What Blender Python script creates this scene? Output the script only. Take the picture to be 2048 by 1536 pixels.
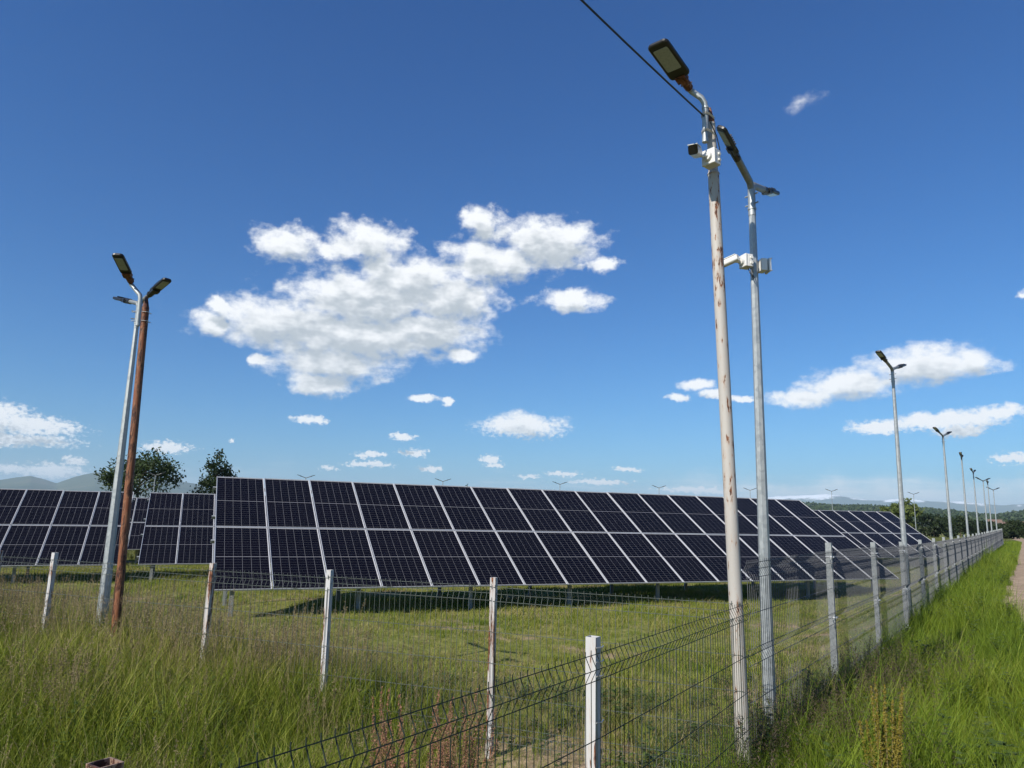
import bpy, math, random
import numpy as np
from mathutils import Vector, Matrix, Euler, noise as mnoise

SC = bpy.context.scene
for o in list(bpy.data.objects):
    bpy.data.objects.remove(o)
R = math.radians

# ------------------------------------------------------------------ camera
CAM_H, PITCH, ROLL, FPX = 2.186, 0.17756, 0.025178, 1454.9
cam_d = bpy.data.cameras.new('camera')
cam = bpy.data.objects.new('camera', cam_d)
SC.collection.objects.link(cam)
right0 = Vector((1, 0, 0)); up0 = Vector((0, -math.sin(PITCH), math.cos(PITCH))); fw = Vector((0, math.cos(PITCH), math.sin(PITCH)))
rr = math.cos(ROLL) * right0 + math.sin(ROLL) * up0
uu = -math.sin(ROLL) * right0 + math.cos(ROLL) * up0
m = Matrix((rr, uu, -fw)).transposed().to_4x4(); m.translation = (0, 0, CAM_H)
cam.matrix_world = m
cam_d.sensor_width = 36.0; cam_d.lens = FPX / 2048 * 36.0
cam_d.clip_start = 0.05; cam_d.clip_end = 60000
SC.camera = cam

# ------------------------------------------------------------------ world: sky with cumulus
SUN_TO = Vector((-0.68, -0.733, 0)).normalized()      # compass direction of the sun
SUN_EL = R(37)
SKY_STRENGTH = 0.080
world = bpy.data.worlds.new('World'); SC.world = world
world.use_nodes = True
world.cycles.sampling_method = 'MANUAL'; world.cycles.sample_map_resolution = 512
wt = world.node_tree; wt.nodes.clear()

def N(tree, kind, **kw):
    n = tree.nodes.new(kind)
    for k, v in kw.items():
        if k.startswith('in_'):
            key = k[3:]
            key = int(key) if key.isdigit() else key
            n.inputs[key].default_value = v
        else:
            setattr(n, k, v)
    return n

def MA(tree, op, a, b=None, c=None, clamp=False):
    n = tree.nodes.new('ShaderNodeMath'); n.operation = op; n.use_clamp = clamp
    for i, v in enumerate((a, b, c)):
        if v is None: continue
        if isinstance(v, (int, float)): n.inputs[i].default_value = v
        else: tree.links.new(v, n.inputs[i])
    return n.outputs[0]

def VM(tree, op, a, b=None):
    n = tree.nodes.new('ShaderNodeVectorMath'); n.operation = op
    for i, v in enumerate((a, b)):
        if v is None: continue
        if isinstance(v, (tuple, list)): n.inputs[i].default_value = v
        else: tree.links.new(v, n.inputs[i])
    return n

def SS(tree, v, lo, hi):
    n = tree.nodes.new('ShaderNodeMapRange'); n.interpolation_type = 'SMOOTHSTEP'
    tree.links.new(v, n.inputs['Value'])
    n.inputs['From Min'].default_value = lo; n.inputs['From Max'].default_value = hi
    return n.outputs['Result']

# every cloud puff: azimuth, elevation, half width, half height (degrees), weight
PUFFS = [(-18.22, 19.61, 2.95, 1.52, 1), (-11.87, 20.38, 3.81, 1.92, 1), (-14.98, 19.81, 2.34, 1.1, 0.9), (-2.79, 22.42, 2.08, 1.68, 0.8), (2.44, 21.11, 5.34, 2.33, 0.95), (-1.86, 19.61, 4.94, 1.83, 1), (6.97, 19.5, 2.02, 0.95, 0.55), (-8.52, 17.92, 5.68, 2.35, 1), (-11.6, 16.16, 7.6, 2.65, 1), (-5.22, 16.57, 4.88, 2.5, 1), (-18.29, 13.84, 6.22, 2.15, 1), (-23.07, 13.3, 1.73, 1.08, 0.9), (-12.98, 13.37, 9.48, 2.47, 1.1), (-6.71, 13.97, 5.03, 1.86, 1.05), (-14.35, 11.04, 5.38, 1.6, 1), (-14.99, 9.47, 3.21, 1.06, 0.9), (4.76, 16.82, 3.31, 1.08, 0.9), (-4.04, 12.41, 1.69, 0.67, 0.8), (-22.68, 14.63, 1.19, 0.54, 0.8), (-19.51, 10.99, 0.9, 0.67, 0.7), (-7.07, 8.79, 1.65, 0.39, 0.6), (-4.97, 8.64, 0.87, 0.39, 0.7), (0.91, 6.97, 3.95, 1.1, 1), (-15.61, 6.72, 1.66, 0.42, 0.8), (30.13, 10.91, 4.19, 1.54, 1), (25.31, 9.82, 3.81, 1.28, 1), (22.24, 8.91, 2.85, 0.8, 0.9), (33.06, 10.67, 2.21, 0.86, 0.8), (31.05, 6.97, 4.45, 0.74, 1), (34.06, 7.39, 2.14, 0.59, 0.9), (26.76, 6.78, 2.18, 0.6, 0.9), (32.01, 6.22, 1.82, 0.57, 0.95), (14.53, 10.13, 1.68, 0.57, 0.8), (12.82, 9.13, 1.13, 0.46, 0.8), (15.64, 9.35, 1.4, 0.46, 0.8), (17.83, 9.04, 1.26, 0.34, 0.6), (-33.6, 5.0, 3.6, 0.75, 1), (-35.8, 5.6, 2.6, 1.0, 1), (-34.2, 4.0, 4.2, 0.55, 0.85), (-31.94, 2.09, 2.45, 0.59, 0.8), (-34.27, 2.09, 1.35, 0.41, 0.8), (-30.73, 2.82, 1.17, 0.33, 0.7), (-25.19, 4.08, 2.02, 0.49, 0.7), (-10.88, 4.28, 1.37, 0.31, 0.7), (-11.03, 3.55, 2.2, 0.27, 0.7), (-8.48, 5.77, 1.32, 0.35, 0.7), (-7.45, 4.57, 1.47, 0.43, 0.6), (-6.15, 3.29, 1.01, 0.31, 0.8), (-1.58, 4.17, 1.02, 0.51, 0.55), (-1.17, 3.71, 0.94, 0.23, 0.6), (4.12, 3.21, 1.79, 0.27, 0.6), (9.15, 3.61, 1.52, 0.27, 0.5), (-14.0, 3.17, 0.81, 0.23, 0.5), (1.59, 2.96, 1.17, 0.23, 0.5), (35.92, 14.92, 0.67, 0.41, 0.6), (34.91, 4.37, 1.56, 0.45, 0.9), (14.56, 2.18, 4.3, 0.34, 0.5), (7.03, 2.62, 3.44, 0.27, 0.4), (-20.91, 4.77, 0.41, 0.18, 0.5)]

def cloud_group(name, fine):
    g = bpy.data.node_groups.new(name, 'ShaderNodeTree')
    g.interface.new_socket('P', in_out='INPUT', socket_type='NodeSocketVector')
    g.interface.new_socket('D', in_out='OUTPUT', socket_type='NodeSocketFloat')
    gi = g.nodes.new('NodeGroupInput'); go = g.nodes.new('NodeGroupOutput')
    P = gi.outputs[0]
    sx = N(g, 'ShaderNodeSeparateXYZ'); g.links.new(P, sx.inputs[0])
    # a slow warp so that no puff keeps an elliptic outline; everything shrinks towards the horizon
    wn = N(g, 'ShaderNodeTexNoise', in_Scale=0.42, in_Detail=4.0, in_Roughness=0.62)
    g.links.new(P, wn.inputs['Vector'])
    w = VM(g, 'SUBTRACT', wn.outputs['Color'], (0.5, 0.5, 0.5)).outputs[0]
    w = VM(g, 'MULTIPLY', w, (3.6, 2.0, 0)).outputs[0]
    k = MA(g, 'MULTIPLY_ADD', sx.outputs[1], 0.055, 0.03, clamp=True)
    sc = N(g, 'ShaderNodeVectorMath', operation='SCALE'); g.links.new(w, sc.inputs[0]); g.links.new(k, sc.inputs['Scale'])
    Q = VM(g, 'ADD', P, sc.outputs[0]).outputs[0]
    lowk = SS(g, sx.outputs[1], 13.0, 6.0)
    wn2 = N(g, 'ShaderNodeTexNoise', in_Scale=1.9, in_Detail=4.0, in_Roughness=0.65); g.links.new(P, wn2.inputs['Vector'])
    w2 = VM(g, 'MULTIPLY', VM(g, 'SUBTRACT', wn2.outputs['Color'], (0.5, 0.5, 0.5)).outputs[0], (2.2, 0.75, 0)).outputs[0]
    sc2 = N(g, 'ShaderNodeVectorMath', operation='SCALE'); g.links.new(w2, sc2.inputs[0]); g.links.new(lowk, sc2.inputs['Scale'])
    Q = VM(g, 'ADD', Q, sc2.outputs[0]).outputs[0]
    acc = None
    for az, el, rx, ry, wt_ in PUFFS:
        f = 0.72 + 0.28 * wt_; rx *= f; ry *= f
        n = g.nodes.new('ShaderNodeVectorMath'); n.operation = 'MULTIPLY_ADD'; g.links.new(Q, n.inputs[0])
        n.inputs[1].default_value = (1 / rx, 1 / ry, 0); n.inputs[2].default_value = (-az / rx, -el / ry, 0)
        l = VM(g, 'LENGTH', n.outputs[0]).outputs['Value']
        acc = l if acc is None else MA(g, 'SMOOTH_MIN', acc, l, 0.14)
    acc = MA(g, 'MAXIMUM', MA(g, 'SUBTRACT', 1.0, acc), -1.0)
    # the same fair-weather cumulus goes on round the rest of the horizon
    n5 = N(g, 'ShaderNodeTexNoise', in_Scale=0.11, in_Detail=2.0)
    g.links.new(VM(g, 'MULTIPLY', P, (0.7, 1.6, 0)).outputs[0], n5.inputs['Vector'])
    rest = MA(g, 'MULTIPLY_ADD', n5.outputs['Fac'], 5.0, -3.1)
    rest = MA(g, 'ADD', rest, MA(g, 'MULTIPLY', SS(g, sx.outputs[1], 14.0, 30.0), -1.2))
    side = SS(g, MA(g, 'ABSOLUTE', sx.outputs[0]), 40.0, 52.0)
    rest = MA(g, 'SUBTRACT', MA(g, 'MULTIPLY', MA(g, 'ADD', rest, 1.0), side), 1.0)
    acc = MA(g, 'MAXIMUM', acc, rest)
    # billows: stretched fractal noise, finer towards the horizon
    pn = VM(g, 'MULTIPLY', P, (0.8, 1.25, 0)).outputs[0]
    mixk = SS(g, sx.outputs[1], 10.0, 4.0)
    n1 = N(g, 'ShaderNodeTexNoise', in_Scale=0.75, in_Detail=8.0 if fine else 2.0, in_Roughness=0.56, in_Lacunarity=2.1)
    g.links.new(pn, n1.inputs['Vector'])
    n2 = N(g, 'ShaderNodeTexNoise', in_Scale=3.8, in_Detail=5.0 if fine else 1.5, in_Roughness=0.58)
    g.links.new(pn, n2.inputs['Vector'])
    mf = N(g, 'ShaderNodeMix', data_type='FLOAT'); g.links.new(mixk, mf.inputs[0]); g.links.new(n1.outputs['Fac'], mf.inputs[2]); g.links.new(n2.outputs['Fac'], mf.inputs[3])
    nn = MA(g, 'SUBTRACT', mf.outputs[0], 0.5)
    D = MA(g, 'ADD', MA(g, 'MULTIPLY', nn, MA(g, 'MULTIPLY_ADD', mixk, 1.3, 2.7)), MA(g, 'MULTIPLY', acc, 1.9))
    D = MA(g, 'SUBTRACT', D, 0.04)
    if fine:
        # one thin scrap of cloud high on the right
        n = g.nodes.new('ShaderNodeVectorMath'); n.operation = 'MULTIPLY_ADD'; g.links.new(Q, n.inputs[0])
        n.inputs[1].default_value = (1 / 1.9, 1 / 0.8, 0); n.inputs[2].default_value = (-23.08 / 1.9, -29.79 / 0.8, 0)
        thin = MA(g, 'SUBTRACT', MA(g, 'MULTIPLY', MA(g, 'SUBTRACT', 1.0, VM(g, 'LENGTH', n.outputs[0]).outputs['Value']), 0.75), MA(g, 'MULTIPLY_ADD', nn, -1.3, 0.30))
        D = MA(g, 'MAXIMUM', D, thin)
        # streaky bank lying along the horizon, thickest over the snowy range
        ps = VM(g, 'MULTIPLY', P, (0.16, 1.9, 0)).outputs[0]
        n3 = N(g, 'ShaderNodeTexNoise', in_Scale=1.0, in_Detail=7.0, in_Roughness=0.62)
        g.links.new(ps, n3.inputs['Vector'])
        n6 = N(g, 'ShaderNodeTexNoise', in_Scale=0.16, in_Detail=5.0, in_Roughness=0.6); g.links.new(P, n6.inputs['Vector'])
        eln = MA(g, 'ADD', sx.outputs[1], MA(g, 'MULTIPLY_ADD', n6.outputs['Fac'], 6.0, -3.0))
        band = MA(g, 'MULTIPLY', SS(g, eln, 5.6, 1.4), SS(g, sx.outputs[1], 0.2, 1.2))
        st = MA(g, 'MULTIPLY_ADD', n3.outputs['Fac'], 1.8, -0.80)
        st = MA(g, 'ADD', st, MA(g, 'MULTIPLY', SS(g, sx.outputs[0], 8.0, 22.0), 0.70))
        st = MA(g, 'MULTIPLY', MA(g, 'SUBTRACT', MA(g, 'MULTIPLY', MA(g, 'ADD', st, 1.0), band), 1.0), 0.75)
        D = MA(g, 'MAXIMUM', D, st)
    g.links.new(D, go.inputs[0])
    return g

CG_FINE = cloud_group('cloud_density', True); CG_BODY = cloud_group('cloud_body', False)

tc = N(wt, 'ShaderNodeTexCoord')
nv = VM(wt, 'NORMALIZE', tc.outputs['Generated']).outputs[0]
sp = N(wt, 'ShaderNodeSeparateXYZ'); wt.links.new(nv, sp.inputs[0])
azi = MA(wt, 'MULTIPLY', MA(wt, 'ARCTAN2', sp.outputs[0], sp.outputs[1]), 57.29578)
ele = MA(wt, 'MULTIPLY', MA(wt, 'ARCSINE', sp.outputs[2]), 57.29578)
pc = N(wt, 'ShaderNodeCombineXYZ'); wt.links.new(azi, pc.inputs[0]); wt.links.new(ele, pc.inputs[1])
def dens(off, grp):
    n = wt.nodes.new('ShaderNodeGroup'); n.node_tree = grp
    wt.links.new(VM(wt, 'ADD', pc.outputs[0], off).outputs[0], n.inputs[0])
    return n.outputs[0]
D0 = dens((0, 0, 0), CG_FINE); D1 = dens((-0.25, 1.15, 0), CG_BODY)
alpha = SS(wt, D0, -0.22, 1.0)
alpha = MA(wt, 'MULTIPLY', alpha, SS(wt, ele, -0.2, 1.0))
alpha = MA(wt, 'MULTIPLY', alpha, 0.97)
bn = N(wt, 'ShaderNodeTexNoise', in_Scale=1.0, in_Detail=3.0, in_Roughness=0.5)
wt.links.new(VM(wt, 'MULTIPLY', pc.outputs[0], (0.22, 0.95, 0)).outputs[0], bn.inputs['Vector'])
shade = SS(wt, MA(wt, 'ADD', D1, MA(wt, 'MULTIPLY_ADD', bn.outputs['Fac'], 2.0, -1.0)), 0.0, 1.7)
lit = N(wt, 'ShaderNodeMix', data_type='RGBA')
lit.inputs[6].default_value = (0.79, 0.80, 0.81, 1); lit.inputs[7].default_value = (0.40, 0.44, 0.475, 1)
wt.links.new(shade, lit.inputs[0])
sky = N(wt, 'ShaderNodeTexSky', sky_type='NISHITA', sun_disc=False, sun_elevation=SUN_EL,
        sun_rotation=math.atan2(SUN_TO.x, SUN_TO.y), altitude=400, air_density=1.0, dust_density=0.9, ozone_density=2.6)
bg1 = N(wt, 'ShaderNodeBackground', in_Strength=SKY_STRENGTH); # the deep clean blue of the day
sc_ = N(wt, 'ShaderNodeSeparateColor'); wt.links.new(sky.outputs[0], sc_.inputs[0]); cc_ = N(wt, 'ShaderNodeCombineColor')
for i, (g_, k_) in enumerate(((1.42, 0.214), (1.18, 0.575), (0.99, 1.155))):
    wt.links.new(MA(wt, 'MULTIPLY', MA(wt, 'POWER', sc_.outputs[i], g_), k_), cc_.inputs[i])
wt.links.new(cc_.outputs[0], bg1.inputs[0])
bg2 = N(wt, 'ShaderNodeBackground', in_Strength=1.0); wt.links.new(lit.outputs[2], bg2.inputs[0])
mx = N(wt, 'ShaderNodeMixShader'); wt.links.new(alpha, mx.inputs[0]); wt.links.new(bg1.outputs[0], mx.inputs[1]); wt.links.new(bg2.outputs[0], mx.inputs[2])
wo = N(wt, 'ShaderNodeOutputWorld'); wt.links.new(mx.outputs[0], wo.inputs[0])

# ------------------------------------------------------------------ sun and exposure
sun_d = bpy.data.lights.new('sun', 'SUN'); sun_d.energy = 5.0; sun_d.angle = R(0.53); sun_d.color = (1.0, 0.93, 0.83)
sun = bpy.data.objects.new('sun', sun_d); SC.collection.objects.link(sun)
sdir = Vector((SUN_TO.x * math.cos(SUN_EL), SUN_TO.y * math.cos(SUN_EL), math.sin(SUN_EL)))
sun.rotation_euler = sdir.to_track_quat('Z', 'Y').to_euler()
SC.view_settings.view_transform = 'Standard'; SC.view_settings.look = 'None'
SC.view_settings.gamma = 1.0; SC.view_settings.exposure = 0.45; SC.view_settings.use_curve_mapping = False
SC.cycles.max_bounces = 6; SC.cycles.diffuse_bounces = 2; SC.cycles.glossy_bounces = 2
SC.cycles.transmission_bounces = 3; SC.cycles.transparent_max_bounces = 8; SC.cycles.volume_bounces = 0
SC.cycles.use_adaptive_sampling = True; SC.cycles.adaptive_threshold = 0.015
SC.cycles.use_denoising = True

# ------------------------------------------------------------------ helpers
COL = SC.collection
rng = np.random.default_rng(11)

class MB:
    """collects shapes, links them as one mesh object"""
    def __init__(s): s.v = []; s.f = []; s.uv = None
    def add(s, vs, fs):
        b = len(s.v); s.v += [tuple(v) for v in vs]; s.f += [tuple(b + i for i in f) for f in fs]; return s
    def box(s, c, size, M=None, taper=1.0):
        x, y, z = (q / 2 for q in size); vs = []
        for k, t in ((-z, 1), (z, taper)):
            vs += [Vector((-x * t, -y * t, k)), Vector((x * t, -y * t, k)), Vector((x * t, y * t, k)), Vector((-x * t, y * t, k))]
        c = Vector(c)
        vs = [(M @ v if M is not None else v) + c for v in vs]
        return s.add(vs, [(3, 2, 1, 0), (4, 5, 6, 7), (0, 1, 5, 4), (1, 2, 6, 5), (2, 3, 7, 6), (3, 0, 4, 7)])
    def rbox(s, c, size, M=None, r=.02, n=3, edge=.004):
        """slab with rounded corners in plan and a small bevel"""
        x, y, z = (q / 2 for q in size); ring = []
        for (cx, cy, a0) in ((x - r, y - r, 0), (-x + r, y - r, 90), (-x + r, -y + r, 180), (x - r, -y + r, 270)):
            for i in range(n + 1):
                a = R(a0 + 90 * i / n); ring.append((cx, cy, math.cos(a), math.sin(a)))
        c = Vector(c); vs = []
        for zz, rr_ in ((-z, r - edge), (-z + edge, r), (z - edge, r), (z, r - edge)):
            vs += [Vector((a + rr_ * ca, b + rr_ * sa, zz)) for a, b, ca, sa in ring]
        vs = [(M @ v if M is not None else v) + c for v in vs]
        k = len(ring); fs = [tuple(range(k - 1, -1, -1)), tuple(range(3 * k, 4 * k))]
        for L in range(3):
            for i in range(k):
                j = (i + 1) % k; fs.append((L * k + i, L * k + j, (L + 1) * k + j, (L + 1) * k + i))
        return s.add(vs, fs)
    def tube(s, pts, rad, n=8, caps=True, roll=0.0):
        pts = [Vector(p) for p in pts]; k = len(pts)
        if not hasattr(rad, '__len__'): rad = [rad] * k
        vs = []; prev = None
        for i in range(k):
            t = (pts[min(i + 1, k - 1)] - pts[max(i - 1, 0)]).normalized()
            if prev is None:
                a = Vector((0, 0, 1)) if abs(t.z) < .9 else Vector((1, 0, 0))
                u = t.cross(a).normalized()
            else:
                u = (prev - t * prev.dot(t)).normalized()
            prev = u; w = t.cross(u)
            for j in range(n):
                a = 2 * math.pi * j / n + roll
                vs.append(pts[i] + rad[i] * (math.cos(a) * u + math.sin(a) * w))
        fs = []
        for i in range(k - 1):
            for j in range(n):
                q = (j + 1) % n; fs.append((i * n + j, i * n + q, (i + 1) * n + q, (i + 1) * n + j))
        if caps: fs += [tuple(range(n - 1, -1, -1)), tuple(range((k - 1) * n, k * n))]
        return s.add(vs, fs)
    def hollow(s, p0, p1, size, wall, M):
        """open square tube from p0 to p1"""
        p0 = Vector(p0); p1 = Vector(p1); vs = []
        for p in (p0, p1):
            for h in (size / 2, size / 2 - wall):
                for a, b in ((-1, -1), (1, -1), (1, 1), (-1, 1)): vs.append(p + M @ Vector((a * h, b * h, 0)))
        fs = []
        for i in range(4):
            j = (i + 1) % 4
            fs += [(i, j, 8 + j, 8 + i), (4 + j, 4 + i, 12 + i, 12 + j), (8 + i, 8 + j, 12 + j, 12 + i)]
        return s.add(vs, fs)
    def mesh(s, name, mat=None, smooth=False):
        me = bpy.data.meshes.new(name); me.from_pydata(s.v, [], s.f); me.update()
        if smooth:
            me.polygons.foreach_set('use_smooth', [True] * len(me.polygons))
            me.set_sharp_from_angle(angle=R(38))
        if mat: me.materials.append(mat)
        return me
    def build(s, name, mat=None, parent=None, smooth=False):
        return obj(name, s.mesh(name, mat, smooth), parent)

def obj(name, me, parent=None, loc=None, rot=None):
    o = bpy.data.objects.new(name, me); COL.objects.link(o)
    if parent: o.parent = parent
    if loc is not None: o.location = loc
    if rot is not None: o.rotation_euler = rot
    return o
def tag(o, label=None, cat=None, group=None, kind=None):
    if label: o['label'] = label
    if cat: o['category'] = cat
    if group: o['group'] = group
    if kind: o['kind'] = kind
    return o
def empty(name, loc=(0, 0, 0), rot=(0, 0, 0)):
    o = bpy.data.objects.new(name, None); COL.objects.link(o); o.location = loc; o.rotation_euler = rot
    o.empty_display_size = .2; return o
def np_mesh(name, V, F, mat=None):
    """V (n,3), F (m,k) constant-size faces"""
    me = bpy.data.meshes.new(name); V = np.asarray(V, np.float32); F = np.asarray(F, np.int32)
    me.vertices.add(len(V)); me.vertices.foreach_set('co', V.ravel())
    me.loops.add(F.size); me.loops.foreach_set('vertex_index', F.ravel())
    me.polygons.add(len(F)); me.polygons.foreach_set('loop_start', np.arange(0, F.size, F.shape[1], dtype=np.int32))
    me.update(calc_edges=True); me.validate()
    if mat: me.materials.append(mat)
    return me
def rotz(a): return Matrix.Rotation(a, 3, 'Z')
def axes(x, z):
    """matrix with local x along x and z as near to z as possible"""
    x = Vector(x).normalized(); y = Vector(z).cross(x).normalized(); z = x.cross(y)
    return Matrix((x, y, z)).transposed()

# ------------------------------------------------------------------ materials
MATS = {}
def mat(name, color=(.5, .5, .5), rough=.6, metal=0.0, var=0.0, scale=20.0, bump=0.0, spec=0.5):
    mt = bpy.data.materials.new(name); mt.use_nodes = True; t = mt.node_tree
    b = t.nodes['Principled BSDF']
    b.inputs['Base Color'].default_value = (*color, 1); b.inputs['Roughness'].default_value = rough; b.inputs['Metallic'].default_value = metal
    b.inputs['Specular IOR Level'].default_value = spec
    if var or bump:
        co = N(t, 'ShaderNodeTexCoord'); n = N(t, 'ShaderNodeTexNoise', in_Scale=scale, in_Detail=5.0, in_Roughness=.6); t.links.new(co.outputs['Object'], n.inputs['Vector'])
        if var:
            mr = N(t, 'ShaderNodeMapRange'); mr.inputs['From Min'].default_value = .3; mr.inputs['From Max'].default_value = .7
            mr.inputs['To Min'].default_value = 1 - var; mr.inputs['To Max'].default_value = 1 + var; t.links.new(n.outputs['Fac'], mr.inputs['Value'])
            v = N(t, 'ShaderNodeMix', data_type='RGBA', blend_type='MULTIPLY'); v.inputs[0].default_value = 1; v.inputs[6].default_value = (*color, 1)
            t.links.new(mr.outputs[0], v.inputs[7]); t.links.new(v.outputs[2], b.inputs['Base Color'])
        if bump:
            bp = N(t, 'ShaderNodeBump', in_Strength=bump, in_Distance=.01); t.links.new(n.outputs['Fac'], bp.inputs['Height']); t.links.new(bp.outputs[0], b.inputs['Normal'])
    MATS[name] = mt; return mt

def ramp(t, fac, stops, interp='LINEAR'):
    r = N(t, 'ShaderNodeValToRGB'); r.color_ramp.interpolation = interp
    e = r.color_ramp.elements
    while len(e) < len(stops): e.new(0.5)
    for i, (p, c) in enumerate(stops): e[i].position = p; e[i].color = (*c, 1) if len(c) == 3 else c
    t.links.new(fac, r.inputs[0]); return r.outputs[0]
def mixc(t, fac, a, b, mode='MIX'):
    n = N(t, 'ShaderNodeMix', data_type='RGBA', blend_type=mode)
    for i, v in ((0, fac), (6, a), (7, b)):
        if isinstance(v, (int, float)): n.inputs[i].default_value = v
        elif isinstance(v, tuple): n.inputs[i].default_value = (*v, 1) if len(v) == 3 else v
        else: t.links.new(v, n.inputs[i])
    return n.outputs[2]

def galv(name, base=.42, scale=38, metal=.55):
    mt = bpy.data.materials.new(name); mt.use_nodes = True; t = mt.node_tree; b = t.nodes['Principled BSDF']
    co = N(t, 'ShaderNodeTexCoord')
    vo = N(t, 'ShaderNodeTexVoronoi', in_Scale=scale); t.links.new(co.outputs['Object'], vo.inputs['Vector'])
    no = N(t, 'ShaderNodeTexNoise', in_Scale=3.0, in_Detail=6.0); t.links.new(co.outputs['Object'], no.inputs['Vector'])
    f = MA(t, 'ADD', MA(t, 'MULTIPLY', vo.outputs['Color'], .40), MA(t, 'MULTIPLY_ADD', no.outputs['Fac'], .35, .13))
    c = ramp(t, f, [(.25, (base * .76, base * .82, base * .84)), (.75, (base * 1.13, base * 1.21, base * 1.22))])
    t.links.new(c, b.inputs['Base Color']); b.inputs['Metallic'].default_value = metal
    rr_ = MA(t, 'MULTIPLY_ADD', vo.outputs['Color'], .2, .42); t.links.new(rr_, b.inputs['Roughness'])
    MATS[name] = mt; return mt

def chipped(name, paint, amount=.62, sx=18.0, sz=2.2, rust=((.05, .016, .008), (.20, .075, .03)), streak=True):
    """old paint that has flaked off to rust in upright streaks"""
    mt = bpy.data.materials.new(name); mt.use_nodes = True; t = mt.node_tree; b = t.nodes['Principled BSDF']
    co = N(t, 'ShaderNodeTexCoord')
    v = VM(t, 'MULTIPLY', co.outputs['Object'], (sx, sx, sz)).outputs[0]
    n1 = N(t, 'ShaderNodeTexNoise', in_Scale=1.0, in_Detail=7.0, in_Roughness=.68); t.links.new(v, n1.inputs['Vector'])
    n2 = N(t, 'ShaderNodeTexNoise', in_Scale=.9, in_Detail=2.0); t.links.new(co.outputs['Object'], n2.inputs['Vector'])
    n3 = N(t, 'ShaderNodeTexNoise', in_Scale=40.0, in_Detail=4.0); t.links.new(co.outputs['Object'], n3.inputs['Vector'])
    f = MA(t, 'ADD', MA(t, 'MULTIPLY', n1.outputs['Fac'], .8), MA(t, 'MULTIPLY', n2.outputs['Fac'], .35))
    msk = SS(t, f, amount, amount + .025)
    halo = SS(t, f, amount - .07, amount + .03)
    rc = ramp(t, n3.outputs['Fac'], [(.35, rust[0]), (.65, rust[1])])
    pv = ramp(t, n2.outputs['Fac'], [(.3, tuple(q * .86 for q in paint)), (.7, paint)])
    stain = mixc(t, MA(t, 'MULTIPLY', halo, .45), pv, (.36, .2, .1))
    t.links.new(mixc(t, msk, stain, rc), b.inputs['Base Color'])
    b.inputs['Roughness'].default_value = .55; b.inputs['Specular IOR Level'].default_value = .35
    bp = N(t, 'ShaderNodeBump', in_Strength=.5, in_Distance=.003); t.links.new(MA(t, 'SUBTRACT', 1.0, msk), bp.inputs['Height']); t.links.new(bp.outputs[0], b.inputs['Normal'])
    MATS[name] = mt; return mt

galv('galvanised', .355, 30); galv('galvanised_post', .27, 60); galv('galvanised_dull', .27, 60, .3); galv('galvanised_arm', .24, 40)
chipped('pole_paint', (.41, .39, .36), .648, 34, 8.0)
chipped('post_paint', (.50, .50, .50), .635, 26, 3.2)
chipped('post_paint_worn', (.47, .465, .46), .58, 30, 3.0)
chipped('rusty_pole', (.20, .068, .030), .57, 30, 4.0, ((.03, .012, .008), (.10, .034, .016)))
chipped('rusty_tube', (.26, .19, .155), .52, 20, 14, ((.03, .014, .012), (.10, .045, .032)))
chipped('rusty_bracket', (.42, .38, .34), .5, 20, 14)
mat('aluminium', (.52, .53, .55), .42, .3, .06, 12)
mat('arm_dark', (.085, .09, .095), .5, .3, .15, 20)
mat('lamp_black', (.012, .012, .013), .38, 0, .3, 30)
mat('lamp_grey', (.30, .31, .32), .5, .3, .15, 20)
mat('lamp_glass', (.30, .33, .32), .12, 0, .12, 60)
mat('white_plastic', (.62, .62, .60), .38, 0, .05, 15)
mat('white_plastic_dull', (.66, .66, .63), .5, 0, .08, 15)
mat('black_glass', (.004, .004, .005), .08)
mat('cable_black', (.012, .012, .013), .5)
mat('wire_dark', (.020, .030, .022), .6, 0, .2, 20, 0, .15)
mat('wire_pale', (.105, .12, .105), .6, 0, .2, 20, 0, .2)
mat('wire_zinc', (.115, .12, .13), .55, .2, .15, 20, 0, .3)
mat('steel_tie', (.55, .55, .54), .4, .6)

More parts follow.
